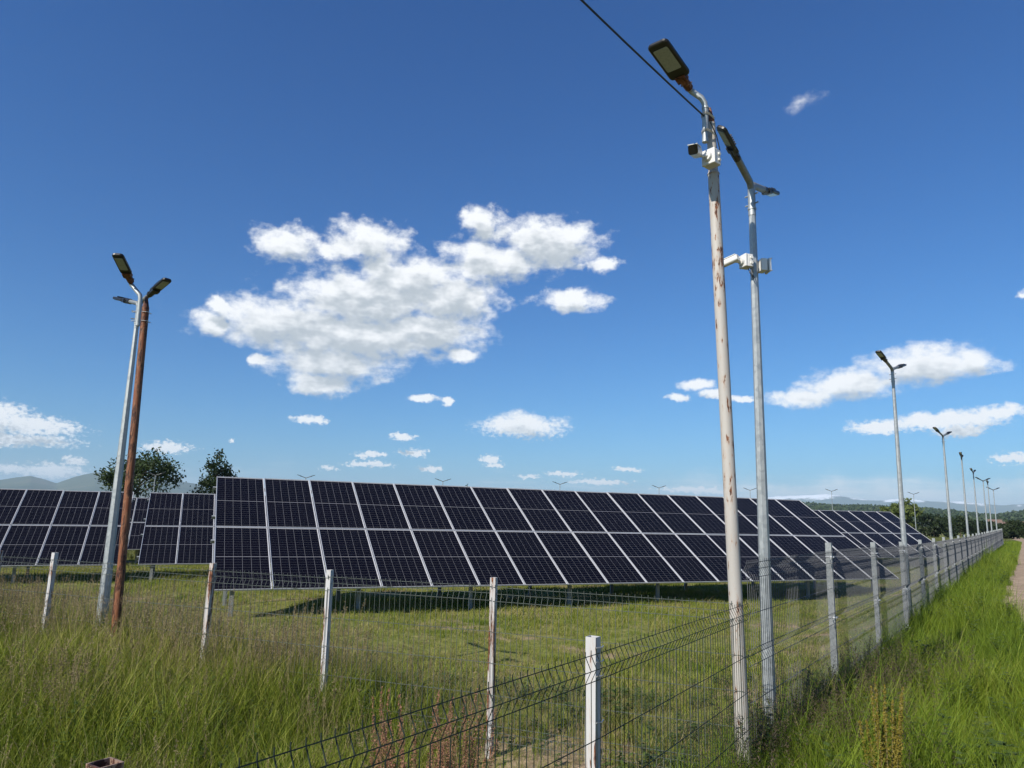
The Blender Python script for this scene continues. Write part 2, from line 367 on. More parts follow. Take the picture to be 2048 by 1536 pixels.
def cell_material():
    mt = bpy.data.materials.new('solar_cells'); mt.use_nodes = True; t = mt.node_tree; b = t.nodes['Principled BSDF']
    uv = N(t, 'ShaderNodeUVMap'); s = N(t, 'ShaderNodeSeparateXYZ'); t.links.new(uv.outputs[0], s.inputs[0])
    # U and V are metres on the laminate
    x = MA(t, 'SUBTRACT', s.outputs[0], .021); y = MA(t, 'SUBTRACT', s.outputs[1], .026)
    px = 1.092 / 6
    gx = MA(t, 'PINGPONG', x, px / 2)                    # 0 on the gap between two columns
    lx = MA(t, 'MULTIPLY', SS(t, gx, .0030, .0016), .44)
    half = MA(t, 'GREATER_THAN', y, 1.113)
    y2 = MA(t, 'SUBTRACT', y, MA(t, 'MULTIPLY', half, 1.126)); py = 1.1 / 12
    gy = MA(t, 'PINGPONG', y2, py / 2)
    ly = MA(t, 'MULTIPLY', SS(t, gy, .0020, .0010), .28)
    mid = MA(t, 'MULTIPLY', SS(t, MA(t, 'ABSOLUTE', MA(t, 'SUBTRACT', y, 1.113)), .0070, .0050), .5)
    edge = MA(t, 'MAXIMUM', MA(t, 'LESS_THAN', x, .0), MA(t, 'GREATER_THAN', x, 1.092))
    edge = MA(t, 'MAXIMUM', edge, MA(t, 'MAXIMUM', MA(t, 'LESS_THAN', y, 0.0), MA(t, 'GREATER_THAN', y, 2.226)))
    bus = MA(t, 'PINGPONG', x, px / 20); lb = MA(t, 'MULTIPLY', SS(t, bus, .0010, .0003), .03)
    line = MA(t, 'MAXIMUM', MA(t, 'MAXIMUM', lx, ly), MA(t, 'MAXIMUM', MA(t, 'MAXIMUM', mid, edge), lb))
    # every cell is a slightly different blue-black
    ic = N(t, 'ShaderNodeCombineXYZ'); t.links.new(MA(t, 'FLOOR', MA(t, 'DIVIDE', x, px)), ic.inputs[0]); t.links.new(MA(t, 'FLOOR', MA(t, 'DIVIDE', y2, py)), ic.inputs[1])
    oi = N(t, 'ShaderNodeObjectInfo'); t.links.new(MA(t, 'MULTIPLY', oi.outputs['Random'], 97.0), ic.inputs[2])
    wn = N(t, 'ShaderNodeTexWhiteNoise'); t.links.new(ic.outputs[0], wn.inputs['Vector'])
    pan = mixc(t, oi.outputs['Random'], (.0012, .0014, .0050), (.0022, .0022, .0060))
    cc = mixc(t, MA(t, 'MULTIPLY', wn.outputs['Value'], .35), pan, (.0035, .0036, .0095))
    col = mixc(t, line, cc, (.40, .40, .42))
    # dust washed to the lower edge of each panel
    tn = N(t, 'ShaderNodeTexNoise', in_Scale=9.0, in_Detail=4.0); t.links.new(uv.outputs[0], tn.inputs['Vector'])
    dust = MA(t, 'MULTIPLY', MA(t, 'ADD', SS(t, s.outputs[1], .10, .02), MA(t, 'MULTIPLY', tn.outputs['Fac'], .08)), .05)
    col = mixc(t, dust, col, (.30, .27, .22))
    t.links.new(col, b.inputs['Base Color'])
    b.inputs['Roughness'].default_value = .12; b.inputs['IOR'].default_value = 1.30; b.inputs['Specular IOR Level'].default_value = .13
    MATS['cells'] = mt
cell_material()

def leafy(name, cols, trans=.3, rough=.6, pos_scale=.35, spec=.25):
    """foliage: colour varies from plant to plant and in drifts across the ground"""
    mt = bpy.data.materials.new(name); mt.use_nodes = True; t = mt.node_tree; b = t.nodes['Principled BSDF']
    oi = N(t, 'ShaderNodeObjectInfo'); ge = N(t, 'ShaderNodeNewGeometry')
    n = N(t, 'ShaderNodeTexNoise', in_Scale=pos_scale, in_Detail=3.0); t.links.new(ge.outputs['Position'], n.inputs['Vector'])
    at = N(t, 'ShaderNodeAttribute', attribute_name='shade')
    f = MA(t, 'ADD', MA(t, 'MULTIPLY', oi.outputs['Random'], .45), MA(t, 'MULTIPLY_ADD', n.outputs['Fac'], 1.1, -.32))
    f = MA(t, 'MULTIPLY_ADD', at.outputs['Fac'], .5, MA(t, 'SUBTRACT', f, .22))
    k = len(cols); c = ramp(t, f, [(i / (k - 1), q) for i, q in enumerate(cols)])
    t.links.new(c, b.inputs['Base Color']); b.inputs['Roughness'].default_value = rough; b.inputs['Specular IOR Level'].default_value = spec
    tr = N(t, 'ShaderNodeBsdfTranslucent'); t.links.new(c, tr.inputs[0])
    mxs = N(t, 'ShaderNodeMixShader'); mxs.inputs[0].default_value = trans
    out = t.nodes['Material Output']; t.links.new(b.outputs[0], mxs.inputs[1]); t.links.new(tr.outputs[0], mxs.inputs[2]); t.links.new(mxs.outputs[0], out.inputs[0])
    MATS[name] = mt; return mt
leafy('grass_tall', [(.066, .106, .008), (.140, .190, .014), (.220, .248, .028), (.330, .292, .082)])
leafy('grass_verge', [(.052, .092, .007), (.108, .172, .011), (.168, .226, .018), (.250, .262, .045)])
leafy('grass_field', [(.085, .132, .010), (.150, .200, .018), (.248, .248, .048), (.395, .325, .160)], pos_scale=.55)
leafy('grass_far', [(.070, .100, .026), (.100, .125, .034), (.140, .140, .050), (.17, .15, .07)], pos_scale=.12)
leafy('straw', [(.19, .155, .07), (.29, .235, .115), (.38, .31, .18)])
leafy('seed_head', [(.15, .115, .06), (.23, .175, .095), (.30, .235, .135)])
leafy('seed_head_dark', [(.07, .055, .032), (.115, .085, .055), (.16, .12, .075)])
leafy('dock_red', [(.25, .115, .070), (.34, .170, .105), (.36, .23, .14)])
leafy('yellow_spike', [(.15, .135, .02), (.25, .20, .03), (.21, .18, .04)])
leafy('weed_leaf', [(.050, .085, .016), (.085, .125, .024), (.12, .15, .036)])
leafy('tree_leaf', [(.016, .032, .010), (.030, .052, .014), (.046, .070, .018)], pos_scale=1.2)
leafy('tree_leaf_pale', [(.075, .105, .024), (.12, .155, .036), (.155, .18, .05)], pos_scale=1.2)
leafy('tree_leaf_dark', [(.012, .022, .008), (.022, .038, .012), (.035, .05, .015)], pos_scale=1.2)
mat('bark', (.07, .05, .035), .9, 0, .3, 6, .6)
MATS['far_wood'] = leafy('far_wood_leaf', [(.022, .040, .014), (.034, .058, .018), (.052, .074, .024)], .05, pos_scale=.012)

# ------------------------------------------------------------------ the lie of the land
RD = Vector((math.sin(1.15682838), math.cos(1.15682838), 0)); BD = Vector((-RD.y, RD.x, 0))     # along / across the panel rows
O1 = Vector((-5.891, 15.126, 0.55)); TILT = 0.5553
CX, CY = 1.69, 5.42                 # the corner of the fences
SB = 0.70; SCF = -0.41
def sstep(a, b, x):
    t = np.clip((np.asarray(x, float) - a) / (b - a), 0, 1); return t * t * (3 - 2 * t)
def inside(x, y):
    dC = (y - CY - SCF * (x - CX)) / math.hypot(1, SCF)
    dB = (CX + SB * (y - CY) - x) / math.hypot(1, SB)
    return dC, dB
def gz(x, y):
    x = np.asarray(x, float); y = np.asarray(y, float)
    dC, dB = inside(x, y)
    t = sstep(0.1, 1.0, np.minimum(dC / 5.5, dB / 3.2))
    al = (x - O1.x) * RD.x + (y - O1.y) * RD.y; pe = (x - O1.x) * BD.x + (y - O1.y) * BD.y
    field = -0.04 - np.clip(pe, 0, 25) / 11.3 * np.clip(.28 - .0058 * (al + 2), -.05, .4)
    near = .31 + .30 * (1 - sstep(-3.6, -.3, x)) * sstep(2.5, 6.5, y) * (1 - sstep(14, 30, y)) + .24 * sstep(8.5, 14, y) * (1 - sstep(-1.0, 1.5, dB))
    dist = np.hypot(x, y)
    z = near * (1 - t) + field * t
    z = z * (1 - sstep(90, 220, dist))
    z = z + .03 * np.sin(1.3 * x + .7 * np.sin(.9 * y)) * np.sin(1.1 * y + 1.7) * (1 - sstep(15, 60, dist))
    return z

def bare(x, y):
    return np.exp(-((x - .7) / 1.2) ** 2 - ((y - 6.1) / 1.7) ** 2) + .8 * np.exp(-((x - 2.9) / .6) ** 2 - ((y - 8.3) / 1.6) ** 2) + .7 * np.exp(-((x + 2) / 2.2) ** 2 - ((y - 10.5) / .6) ** 2)
def ground_material():
    mt = bpy.data.materials.new('meadow_soil'); mt.use_nodes = True; t = mt.node_tree; b = t.nodes['Principled BSDF']
    ge = N(t, 'ShaderNodeNewGeometry'); P = ge.outputs['Position']
    n1 = N(t, 'ShaderNodeTexNoise', in_Scale=.45, in_Detail=5.0, in_Roughness=.6); t.links.new(P, n1.inputs['Vector'])
    n2 = N(t, 'ShaderNodeTexNoise', in_Scale=9.0, in_Detail=8.0, in_Roughness=.7); t.links.new(P, n2.inputs['Vector'])
    n3 = N(t, 'ShaderNodeTexNoise', in_Scale=.006, in_Detail=2.0); t.links.new(P, n3.inputs['Vector'])
    grass = ramp(t, n2.outputs['Fac'], [(.25, (.07, .090, .017)), (.5, (.15, .165, .038)), (.75, (.28, .24, .10))])
    soil = ramp(t, n2.outputs['Fac'], [(.3, (.18, .13, .075)), (.7, (.40, .30, .19))])
    ba = N(t, 'ShaderNodeAttribute', attribute_name='bare')
    near = mixc(t, SS(t, MA(t, 'MULTIPLY_ADD', ba.outputs['Fac'], .17, n1.outputs['Fac']), .50, .66), grass, soil)
    far = ramp(t, n3.outputs['Fac'], [(.35, (.10, .13, .03)), (.5, (.13, .15, .04)), (.62, (.19, .17, .07))])
    ln = VM(t, 'LENGTH', P).outputs['Value']
    t.links.new(mixc(t, SS(t, ln, 45.0, 130.0), near, far), b.inputs['Base Color'])
    b.inputs['Roughness'].default_value = .95; b.inputs['Specular IOR Level'].default_value = .1
    bp = N(t, 'ShaderNodeBump', in_Strength=.7, in_Distance=.04); t.links.new(n2.outputs['Fac'], bp.inputs['Height']); t.links.new(bp.outputs[0], b.inputs['Normal'])
    MATS['ground'] = mt
ground_material()

def graded(lim_lo, lim_hi, step, grow, far):
    a = list(np.arange(lim_lo, lim_hi, step)); s = step
    while a[-1] < far: s *= grow; a.append(a[-1] + s)
    s = step; b = []
    v = a[0]
    while v > -far: s *= grow; v -= s; b.append(v)
    return np.array(b[::-1] + a)
gx = graded(-16, 22, .35, 1.22, 15500); gy = graded(-4, 30, .35, 1.22, 15500)
XX, YY = np.meshgrid(gx, gy); ZZ = gz(XX, YY)
nx, ny = len(gx), len(gy); ii = np.arange(nx * ny).reshape(ny, nx)
F = np.stack([ii[:-1, :-1], ii[:-1, 1:], ii[1:, 1:], ii[1:, :-1]], -1).reshape(-1, 4)
gm = np_mesh('ground', np.stack([XX, YY, ZZ], -1).reshape(-1, 3), F, MATS['ground'])
gm.polygons.foreach_set('use_smooth', [True] * len(gm.polygons))
_ba = gm.attributes.new('bare', 'FLOAT', 'POINT'); _ba.data.foreach_set('value', bare(XX, YY).ravel().astype(np.float32))
tag(obj('ground', gm), 'grassy field and meadow floor under the panels', kind='structure')

# dirt track beside the verge
def ribbon(name, left, right, lift, m_):
    V = []; 
    for a, b in zip(left, right):
        for k in range(5):
            q = a + (b - a) * k / 4; V.append((q[0], q[1], float(gz(q[0], q[1])) + lift - (.03 if k in (1, 3) else 0)))
    n = len(left); F = [[i * 5 + k, i * 5 + k + 1, (i + 1) * 5 + k + 1, (i + 1) * 5 + k] for i in range(n - 1) for k in range(4)]
    return obj(name, np_mesh(name, V, F, m_))
tm = bpy.data.materials.new('track_dirt'); tm.use_nodes = True
_t = tm.node_tree; _b = _t.nodes['Principled BSDF']; _g = N(_t, 'ShaderNodeNewGeometry')
_n = N(_t, 'ShaderNodeTexNoise', in_Scale=3.0, in_Detail=8.0, in_Roughness=.7); _t.links.new(_g.outputs['Position'], _n.inputs['Vector'])
_t.links.new(ramp(_t, _n.outputs['Fac'], [(.3, (.16, .11, .07)), (.6, (.36, .26, .17)), (.8, (.44, .33, .23))]), _b.inputs['Base Color']); _b.inputs['Roughness'].default_value = .95
ys = np.concatenate([np.arange(-4, 60, 1.0), np.arange(60, 170, 4.0)])
def trackx(y): return CX + SB * (y - CY) + 1.42 + 1.48 * float(1 - sstep(7, 16, y)) - .0006 * max(0, y - 60) ** 2
Lp = [np.array((trackx(y), y)) for y in ys]; Rp = [np.array((trackx(y) + 3.4, y)) for y in ys]
tag(ribbon('dirt_track', Lp, Rp, .045, tm), 'pale dirt track running along the right edge beyond the grass verge', kind='structure')

# ------------------------------------------------------------------ far hills, mountains, wood
def fbm(x, y, o=5, s=0):
    v = 0; a = 1; f = 1; n = 0
    for k in range(o):
        v += a * mnoise.noise((x * f + s, y * f + s * 1.7, s * 2.3 + k)); n += a; a *= .5; f *= 2.05
    return v / n
def mountain(name, label, prof, dist, depth, m_, seed, rough):
    """a range: crest heights given in degrees seen from the plain at each azimuth"""
    az0, az1 = prof[0][0], prof[-1][0]; na = int((az1 - az0) / .11); nd = 26; V = []
    pa = [p[0] for p in prof]; pe_ = [p[1] for p in prof]
    for i in range(na + 1):
        az = az0 + (az1 - az0) * i / na; e = np.interp(az, pa, pe_)
        for j in range(nd + 1):
            t = j / nd; d = dist + depth * (t - .6)
            q = t / .6 if t < .6 else (1 - t) / .4
            h = math.tan(R(e)) * dist * (q ** 1.25)
            x = d * math.sin(R(az)); y = d * math.cos(R(az))
            rid = 1 - abs(fbm(x / 1300, y / 1300, 5, seed)) * 2.0
            h = h * (1 + rough * (rid - .62) * (1 - .55 * q)) + rough * 45 * q * fbm(x / 420, y / 420, 4, seed + 5)
            V.append((x, y, max(h, 0) - (30 if q <= 0.01 else 0)))
    w = nd + 1; F = [[i * w + j, i * w + j + 1, (i + 1) * w + j + 1, (i + 1) * w + j] for i in range(na) for j in range(nd)]
    me = np_mesh(name, V, F, m_); me.polygons.foreach_set('use_smooth', [True] * len(me.polygons))
    return tag(obj(name, me), label, kind='structure')
def mount_mat(name, snow):
    mt = bpy.data.materials.new(name); mt.use_nodes = True; t = mt.node_tree; b = t.nodes['Principled BSDF']
    ge = N(t, 'ShaderNodeNewGeometry'); n = N(t, 'ShaderNodeTexNoise', in_Scale=.0016, in_Detail=7.0, in_Roughness=.65); t.links.new(ge.outputs['Position'], n.inputs['Vector'])
    c = ramp(t, n.outputs['Fac'], [(.35, (.030, .048, .022)), (.55, (.060, .075, .034)), (.72, (.13, .12, .075))])
    if snow:
        s = N(t, 'ShaderNodeSeparateXYZ'); t.links.new(ge.outputs['Position'], s.inputs[0])
        hgt = MA(t, 'ADD', s.outputs[2], MA(t, 'MULTIPLY_ADD', n.outputs['Fac'], 420.0, -210.0))
        c = mixc(t, SS(t, hgt, snow, snow + 45), c, (.82, .85, .9))
    t.links.new(c, b.inputs['Base Color']); b.inputs['Roughness'].default_value = .95; b.inputs['Specular IOR Level'].default_value = .05
    return mt
mountain('blue_mountains', 'hazy blue mountain range on the horizon at left',
         [(-46, .8), (-40, 1.7), (-36, 1.35), (-34.7, 1.40), (-33.1, 1.70), (-31.6, 1.30), (-30.6, 1.75), (-29.4, 2.10), (-27.5, 1.95), (-25, 1.85), (-22.8, 1.60), (-21, 1.25), (-17, .8), (-12, .5), (-6, .3)], 7600, 4200, mount_mat('mountain_scrub', 0), 3, .32)
mountain('snowy_mountains', 'pale snow capped mountains behind the wooded hill at right',
         [(-8, .4), (2, .8), (10, 1.1), (15, 1.45), (19, 1.75), (21.5, 1.85), (23.3, 2.08), (25, 1.90), (26.5, 1.70), (28, 1.75), (30, 1.55), (32, 1.6), (34, 1.50), (36, 1.65), (40, 1.3), (46, .7)], 13000, 2800, mount_mat('mountain_snow', 345), 9, .42)
# low wooded hill
hm = mat('hill_scrub', (.045, .062, .024), .95, 0, .35, .02)
def hill_h(az): return np.interp(az, [8, 13, 18, 21.6, 25, 28, 31, 33.4, 34.2, 35, 38, 44], [.0, .55, 1.0, 1.14, 1.10, 1.0, .78, .55, .68, .92, 1.0, .3])
def hill_pt(az, t, dist=1500, depth=1100):
    d = dist + depth * (t - .6); q = t / .6 if t < .6 else (1 - t) / .4
    h = math.tan(R(float(hill_h(az)))) * dist * q ** 1.1
    x, y = d * math.sin(R(az)), d * math.cos(R(az))
    return x, y, max(0, h * (1 + .25 * fbm(x / 160, y / 160, 3, 2)) - (3 if q < .02 else 0))
V = []; na, nd = 110, 16
for i in range(na + 1):
    for j in range(nd + 1): V.append(hill_pt(8 + 36 * i / na, j / nd))
w = nd + 1; F = [[i * w + j, i * w + j + 1, (i + 1) * w + j + 1, (i + 1) * w + j] for i in range(na) for j in range(nd)]
hme = np_mesh('wooded_hill', V, F, hm); hme.polygons.foreach_set('use_smooth', [True] * len(hme.polygons))
tag(obj('wooded_hill', hme), 'low wooded hill behind the solar field at right', kind='structure')
# a strip of ploughed earth on the plain
def pol(az, d): return d * math.sin(R(az)), d * math.cos(R(az))
pm = mat('ploughed_earth', (.15, .11, .07), .95, 0, .25, .3)
V = [(*pol(34.15, 300), .35), (*pol(37.5, 290), .35), (*pol(37.5, 420), .35), (*pol(33.9, 420), .35)]
tag(obj('ploughed_field', np_mesh('ploughed_field', V, [[0, 1, 2, 3]], pm)), 'reddish ploughed field far away at the right edge', kind='structure')

# ------------------------------------------------------------------ instancing of plants (uncountable cover)
def blade_clump(name, n, hmin, hmax, width, spread, bend, m_, seed, seg=3):
    g = np.random.default_rng(seed); V = []; F = []; S = []
    for _ in range(n):
        h = g.uniform(hmin, hmax); a = g.uniform(0, 2 * math.pi); r = spread * math.sqrt(g.random()); bx, by = r * math.cos(a), r * math.sin(a)
        d = g.uniform(0, 2 * math.pi); bn = bend * g.uniform(.3, 1.4) * h; tw = g.uniform(0, math.pi)
        wx, wy = math.cos(tw) * width / 2, math.sin(tw) * width / 2
        b0 = len(V); s = g.random(); droop = g.random() ** 2 * .35
        for k in range(seg + 1):
            t = k / seg; ox = bx + math.cos(d) * bn * t * t; oy = by + math.sin(d) * bn * t * t; z = h * (t - droop * t ** 3)
            wk = (1 - t) ** .7 * (.8 + .4 * t)
            if k == seg: V.append((ox, oy, z)); S.append(s)
            else: V += [(ox - wx * wk, oy - wy * wk, z), (ox + wx * wk, oy + wy * wk, z)]; S += [s, s]
        for k in range(seg):
            i = b0 + 2 * k
            if k == seg - 1: F.append((i, i + 1, i + 2))
            else: F.append((i, i + 1, i + 3, i + 2))
    me = bpy.data.meshes.new(name); me.from_pydata(V, [], F); me.materials.append(m_)
    at = me.attributes.new('shade', 'FLOAT', 'POINT'); at.data.foreach_set('value', S)
    return bpy.data.objects.new(name, me)

def panicle(name, n, h, m_stem, m_head, seed, length=.18, rad=.04, grains=46, gs=.009, spread=.1):
    """thin stalks carrying loose, airy seed heads"""
    g = np.random.default_rng(seed); V = []; F = []; MI = []; S = []
    for _ in range(n):
        hh = h * g.uniform(.7, 1.15); bx, by = g.normal(0, spread, 2); d = g.uniform(0, 6.28); ln = g.uniform(.05, .28) * hh
        s = g.random()
        def at(t): return np.array((bx + math.cos(d) * ln * t * t, by + math.sin(d) * ln * t * t, hh * t))
        b0 = len(V)
        for k in range(4):
            p = at(k / 3); wdt = .0016 * (1 - .5 * k / 3); V += [tuple(p - (wdt, 0, 0)), tuple(p + (wdt, 0, 0))]; S += [s, s]
        for k in range(3): i = b0 + 2 * k; F.append((i, i + 1, i + 3, i + 2)); MI.append(0)
        for q in range(grains):
            t = 1 - g.random() * length / hh; rr_ = rad * (1 - (t - (1 - length / hh)) / (length / hh) * .8) * g.random()
            a = g.uniform(0, 6.28); p = at(t) + np.array((math.cos(a) * rr_, math.sin(a) * rr_, g.normal(0, .01)))
            u = g.normal(0, 1, 3); u /= np.linalg.norm(u); v = g.normal(0, 1, 3); v -= u * (u @ v); v /= np.linalg.norm(v)
            b0 = len(V); V += [tuple(p - u * gs), tuple(p + v * gs * .45), tuple(p + u * gs)]; S += [s] * 3; F.append((b0, b0 + 1, b0 + 2)); MI.append(1)
    me = bpy.data.meshes.new(name); me.from_pydata(V, [], F); me.materials.append(m_stem); me.materials.append(m_head)
    me.polygons.foreach_set('material_index', MI)
    a_ = me.attributes.new('shade', 'FLOAT', 'POINT'); a_.data.foreach_set('value', S)
    return bpy.data.objects.new(name, me)

def weed(name, m_, seed, h=.3, leaves=34, size=.045):
    g = np.random.default_rng(seed); V = []; F = []; S = []
    for s_ in range(4):
        a0 = g.uniform(0, 6.28); ln = g.uniform(.1, .3) * h; hh = h * g.uniform(.6, 1.1); b0 = len(V)
        V += [(0, 0, 0), (.004, 0, 0), (math.cos(a0) * ln, math.sin(a0) * ln, hh)]; S += [.4] * 3; F.append((b0, b0 + 1, b0 + 2))
        for k in range(leaves // 4):
            t = g.uniform(.2, 1.0); p = np.array((math.cos(a0) * ln * t, math.sin(a0) * ln * t, hh * t)); a = g.uniform(0, 6.28); L = size * g.uniform(.6, 1.2)
            d = np.array((math.cos(a), math.sin(a), g.uniform(-.2, .6))); w_ = np.array((-math.sin(a), math.cos(a), 0)) * L * .32
            b0 = len(V); V += [tuple(p), tuple(p + d * L * .5 + w_), tuple(p + d * L), tuple(p + d * L * .5 - w_)]; q = g.random(); S += [q] * 4; F.append((b0, b0 + 1, b0 + 2, b0 + 3))
    me = bpy.data.meshes.new(name); me.from_pydata(V, [], F); me.materials.append(m_)
    a_ = me.attributes.new('shade', 'FLOAT', 'POINT'); a_.data.foreach_set('value', S)
    return bpy.data.objects.new(name, me)

def scatter(name, label, cat, pts, sources, kind='stuff'):
    """pts: (n, 6) x y z rotation scale source-index"""
    c = bpy.data.collections.new(name + '_sources')
    for i, s in enumerate(sources):
        s.name = '%s_%02d' % (name, i); c.objects.link(s)
    me = bpy.data.meshes.new(name); n = len(pts)
    me.vertices.add(n); me.vertices.foreach_set('co', np.ascontiguousarray(pts[:, :3], np.float32).ravel())
    for nm, ty, colm in (('spin', 'FLOAT', 3), ('size', 'FLOAT', 4), ('which', 'INT', 5)):
        a = me.attributes.new(nm, ty, 'POINT'); a.data.foreach_set('value', pts[:, colm].astype(np.int32 if ty == 'INT' else np.float32))
    o = obj(name, me); tag(o, label, cat, kind=kind)
    g = bpy.data.node_groups.new(name + '_nodes', 'GeometryNodeTree')
    g.interface.new_socket('Geometry', in_out='INPUT', socket_type='NodeSocketGeometry')
    g.interface.new_socket('Geometry', in_out='OUTPUT', socket_type='NodeSocketGeometry')
    gi = g.nodes.new('NodeGroupInput'); go = g.nodes.new('NodeGroupOutput')
    ci = g.nodes.new('GeometryNodeCollectionInfo'); ci.inputs['Collection'].default_value = c; ci.inputs['Separate Children'].default_value = True; ci.inputs['Reset Children'].default_value = True
    ip = g.nodes.new('GeometryNodeInstanceOnPoints'); ip.inputs['Pick Instance'].default_value = True
    def na_(nm, ty):
        q = g.nodes.new('GeometryNodeInputNamedAttribute'); q.data_type = ty; q.inputs['Name'].default_value = nm; return q.outputs['Attribute']
    cx = g.nodes.new('ShaderNodeCombineXYZ'); g.links.new(na_('spin', 'FLOAT'), cx.inputs[2])
    er = g.nodes.new('FunctionNodeEulerToRotation'); g.links.new(cx.outputs[0], er.inputs[0])
    g.links.new(gi.outputs[0], ip.inputs['Points']); g.links.new(ci.outputs[0], ip.inputs['Instance']); g.links.new(er.outputs[0], ip.inputs['Rotation'])
    g.links.new(na_('size', 'FLOAT'), ip.inputs['Scale']); g.links.new(na_('which', 'INT'), ip.inputs['Instance Index'])
    g.links.new(ip.outputs[0], go.inputs[0])
    md = o.modifiers.new('scatter', 'NODES'); md.node_group = g
    return o

# ------------------------------------------------------------------ solar tables
MW, ML, GAP = 1.134, 2.278, 0.02
def module_meshes():
    g = MB(); t = .033
    g.box((MW / 2, ML / 2, -.018), (MW - .022, ML - .022, .008))
    me = g.mesh('solar_panel', MATS['cells'])
    uv = me.uv_layers.new(name='UVMap'); co = [me.vertices[l.vertex_index].co for l in me.loops]
    uv.data.foreach_set('uv', [c for v in co for c in (v.x, v.y)])
    f = MB(); w = .011
    f.box((w / 2, ML / 2, -.0175), (w, ML, .035)); f.box((MW - w / 2, ML / 2, -.0175), (w, ML, .035))
    f.box((MW / 2, w / 2, -.0175), (MW - 2 * w, w, .035)); f.box((MW / 2, ML - w / 2, -.0175), (MW - 2 * w, w, .035))
    return me, f.mesh('frame', MATS['aluminium'])
ME_GLASS, ME_FRAME = module_meshes()
def leg_profile(mb, p, z0, z1, w=.09, d=.05):
    mb.box((p[0], p[1], (z0 + z1) / 2), (w, .006, z1 - z0)); mb.box((p[0] - w / 2 + .003, p[1] + d / 2 + .003, (z0 + z1) / 2), (.006, d, z1 - z0)); mb.box((p[0] + w / 2 - .003, p[1] + d / 2 + .003, (z0 + z1) / 2), (.006, d, z1 - z0))
def solar_table(label, perp, along, ncol, dz, slope=0.0, group='solar tables in parallel rows', leg0=.40):
    o = Vector(O1) + BD * perp + RD * along; o.z += dz
    x = (RD + Vector((0, 0, slope))).normalized(); y = BD.copy(); z = x.cross(y)
    root = empty('solar_table', (0, 0, 0)); root.matrix_world = Matrix((x, y, z)).transposed().to_4x4() @ Matrix.Identity(4)
    root.location = o
    tag(root, label, 'solar panels', group)
    ct, st = math.cos(TILT), math.sin(TILT)
    jr = random.Random(int(perp * 10 + along))
    for j in range(2):
        for i in range(ncol):
            s = j * (ML + GAP)
            p = obj('solar_panel', ME_GLASS, root, (i * (MW + GAP), ct * s, st * s + jr.uniform(-.002, .002)), (TILT + jr.uniform(-.003, .003), 0, 0))
            obj('frame', ME_FRAME, p)
    L = ncol * (MW + GAP) - GAP; S = 2 * ML + GAP
    for k, s in enumerate((.48, 1.80, 2.78, 4.10)):      # purlins carrying the panels
        r_ = MB(); M = Matrix.Rotation(TILT, 3, 'X'); c = Vector((L / 2, ct * s, st * s)) + M @ Vector((0, 0, -.075))
        r_.box(c, (L + .16, .045, .075), M); r_.build('rail', MATS['galvanised_dull'], root)
    nleg = max(2, round((L - .8) / 2.74) + 1); front, rear = .62, 2.95
    cm = MB(); gaps = 0
    for i in range(nleg):
        lx = leg0 + (L - 2 * leg0) * i / (nleg - 1)
        for pe_ in (front, rear):
            wp = root.matrix_world @ Vector((lx, pe_, 0)); wp = Vector(o) + Matrix((x, y, z)).transposed() @ Vector((lx, pe_, 0))
            zg = float(gz(wp.x, wp.y)) - wp.z - .15
            zt = math.tan(TILT) * pe_ - .17
            lg = MB(); leg_profile(lg, (lx, pe_), zg, zt); lg.build('leg', MATS['galvanised_dull'], root)
        br = MB(); br.tube([(lx + .03, front + .05, math.tan(TILT) * front - .45), (lx + .03, (front + rear) / 2 + .25, math.tan(TILT) * ((front + rear) / 2 + .25) - .19)], .022, 6); br.build('brace', MATS['galvanised_dull'], root)
        rf = MB(); M = Matrix.Rotation(TILT, 3, 'X'); c = Vector((lx, ct * 2.28, st * 2.28)) + M @ Vector((0, 0, -.155))
        rf.box(c, (.05, 3.9, .08), M); rf.build('rafter', MATS['galvanised_dull'], root)
    return root
solar_table('long front solar table of two panel rows, nearest behind the white posts', 0, 0, 17, 0)
solar_table('left solar table cut by the left picture edge behind the rusty pole', 11.3, -2.45 - 14 * 1.154, 14, -.29 - 14 * 1.154 * .0058, .0058)
solar_table('second row solar table showing between the rusty pole and the front table', 11.3, -1.9, 17, -.28, .0058)
solar_table('second row solar table ending just past the front table by the right fence', 11.3, 38.2 - 17 * 1.154, 17, -.05 - 17 * 1.154 * .0058, .0058)
solar_table('third row solar table glimpsed through the gap behind the rusty pole', 22.6, -11.0, 17, -.46, .008)
solar_table('third row solar table ending farthest right behind the fence', 22.6, 51.3 - 17 * 1.154, 17, .04 - 17 * 1.154 * .006, .006)

# ------------------------------------------------------------------ fences
def wire_panel(L, H, folds, plain, m_, spacing=.05, wr=.0027, lod=0, depth=.027):
    """welded panel, local x along, z up, folds bulge to local -y"""
    mb = MB(); n = int(L / spacing)
    zs = {0.0: 0.0}
    for f in folds: zs[f - .055] = 0; zs[f] = -depth; zs[f + .055] = 0
    zs[H] = 0.0
    zl = sorted(z for z in zs if 0 <= z <= H)
    nseg = 4 if lod == 0 else 3
    x0 = (L - n * spacing) / 2
    for i in range(n + 1):
        x = x0 + i * spacing
        mb.tube([(x, zs[z], z) for z in zl], wr, nseg, caps=False, roll=.4)
    hz = [(z, 0) for z in plain]
    for f in folds: hz += [(f - .055, .0), (f, -depth), (f + .055, .0)]
    for z, y in hz:
        if 0 <= z < H: mb.tube([(0, y - .005, z), (L / 2, y - .005, z), (L, y - .005, z)], wr * 1.12, nseg, caps=False, roll=.4)
    return mb
H_A, H_B = 1.23, 1.53
FA = ([H_A - .075, .10], [H_A - .37, H_A - .61, H_A - .85])
FB = ([H_B - .075, H_B - .68, .25], [H_B - .38, H_B - .98])
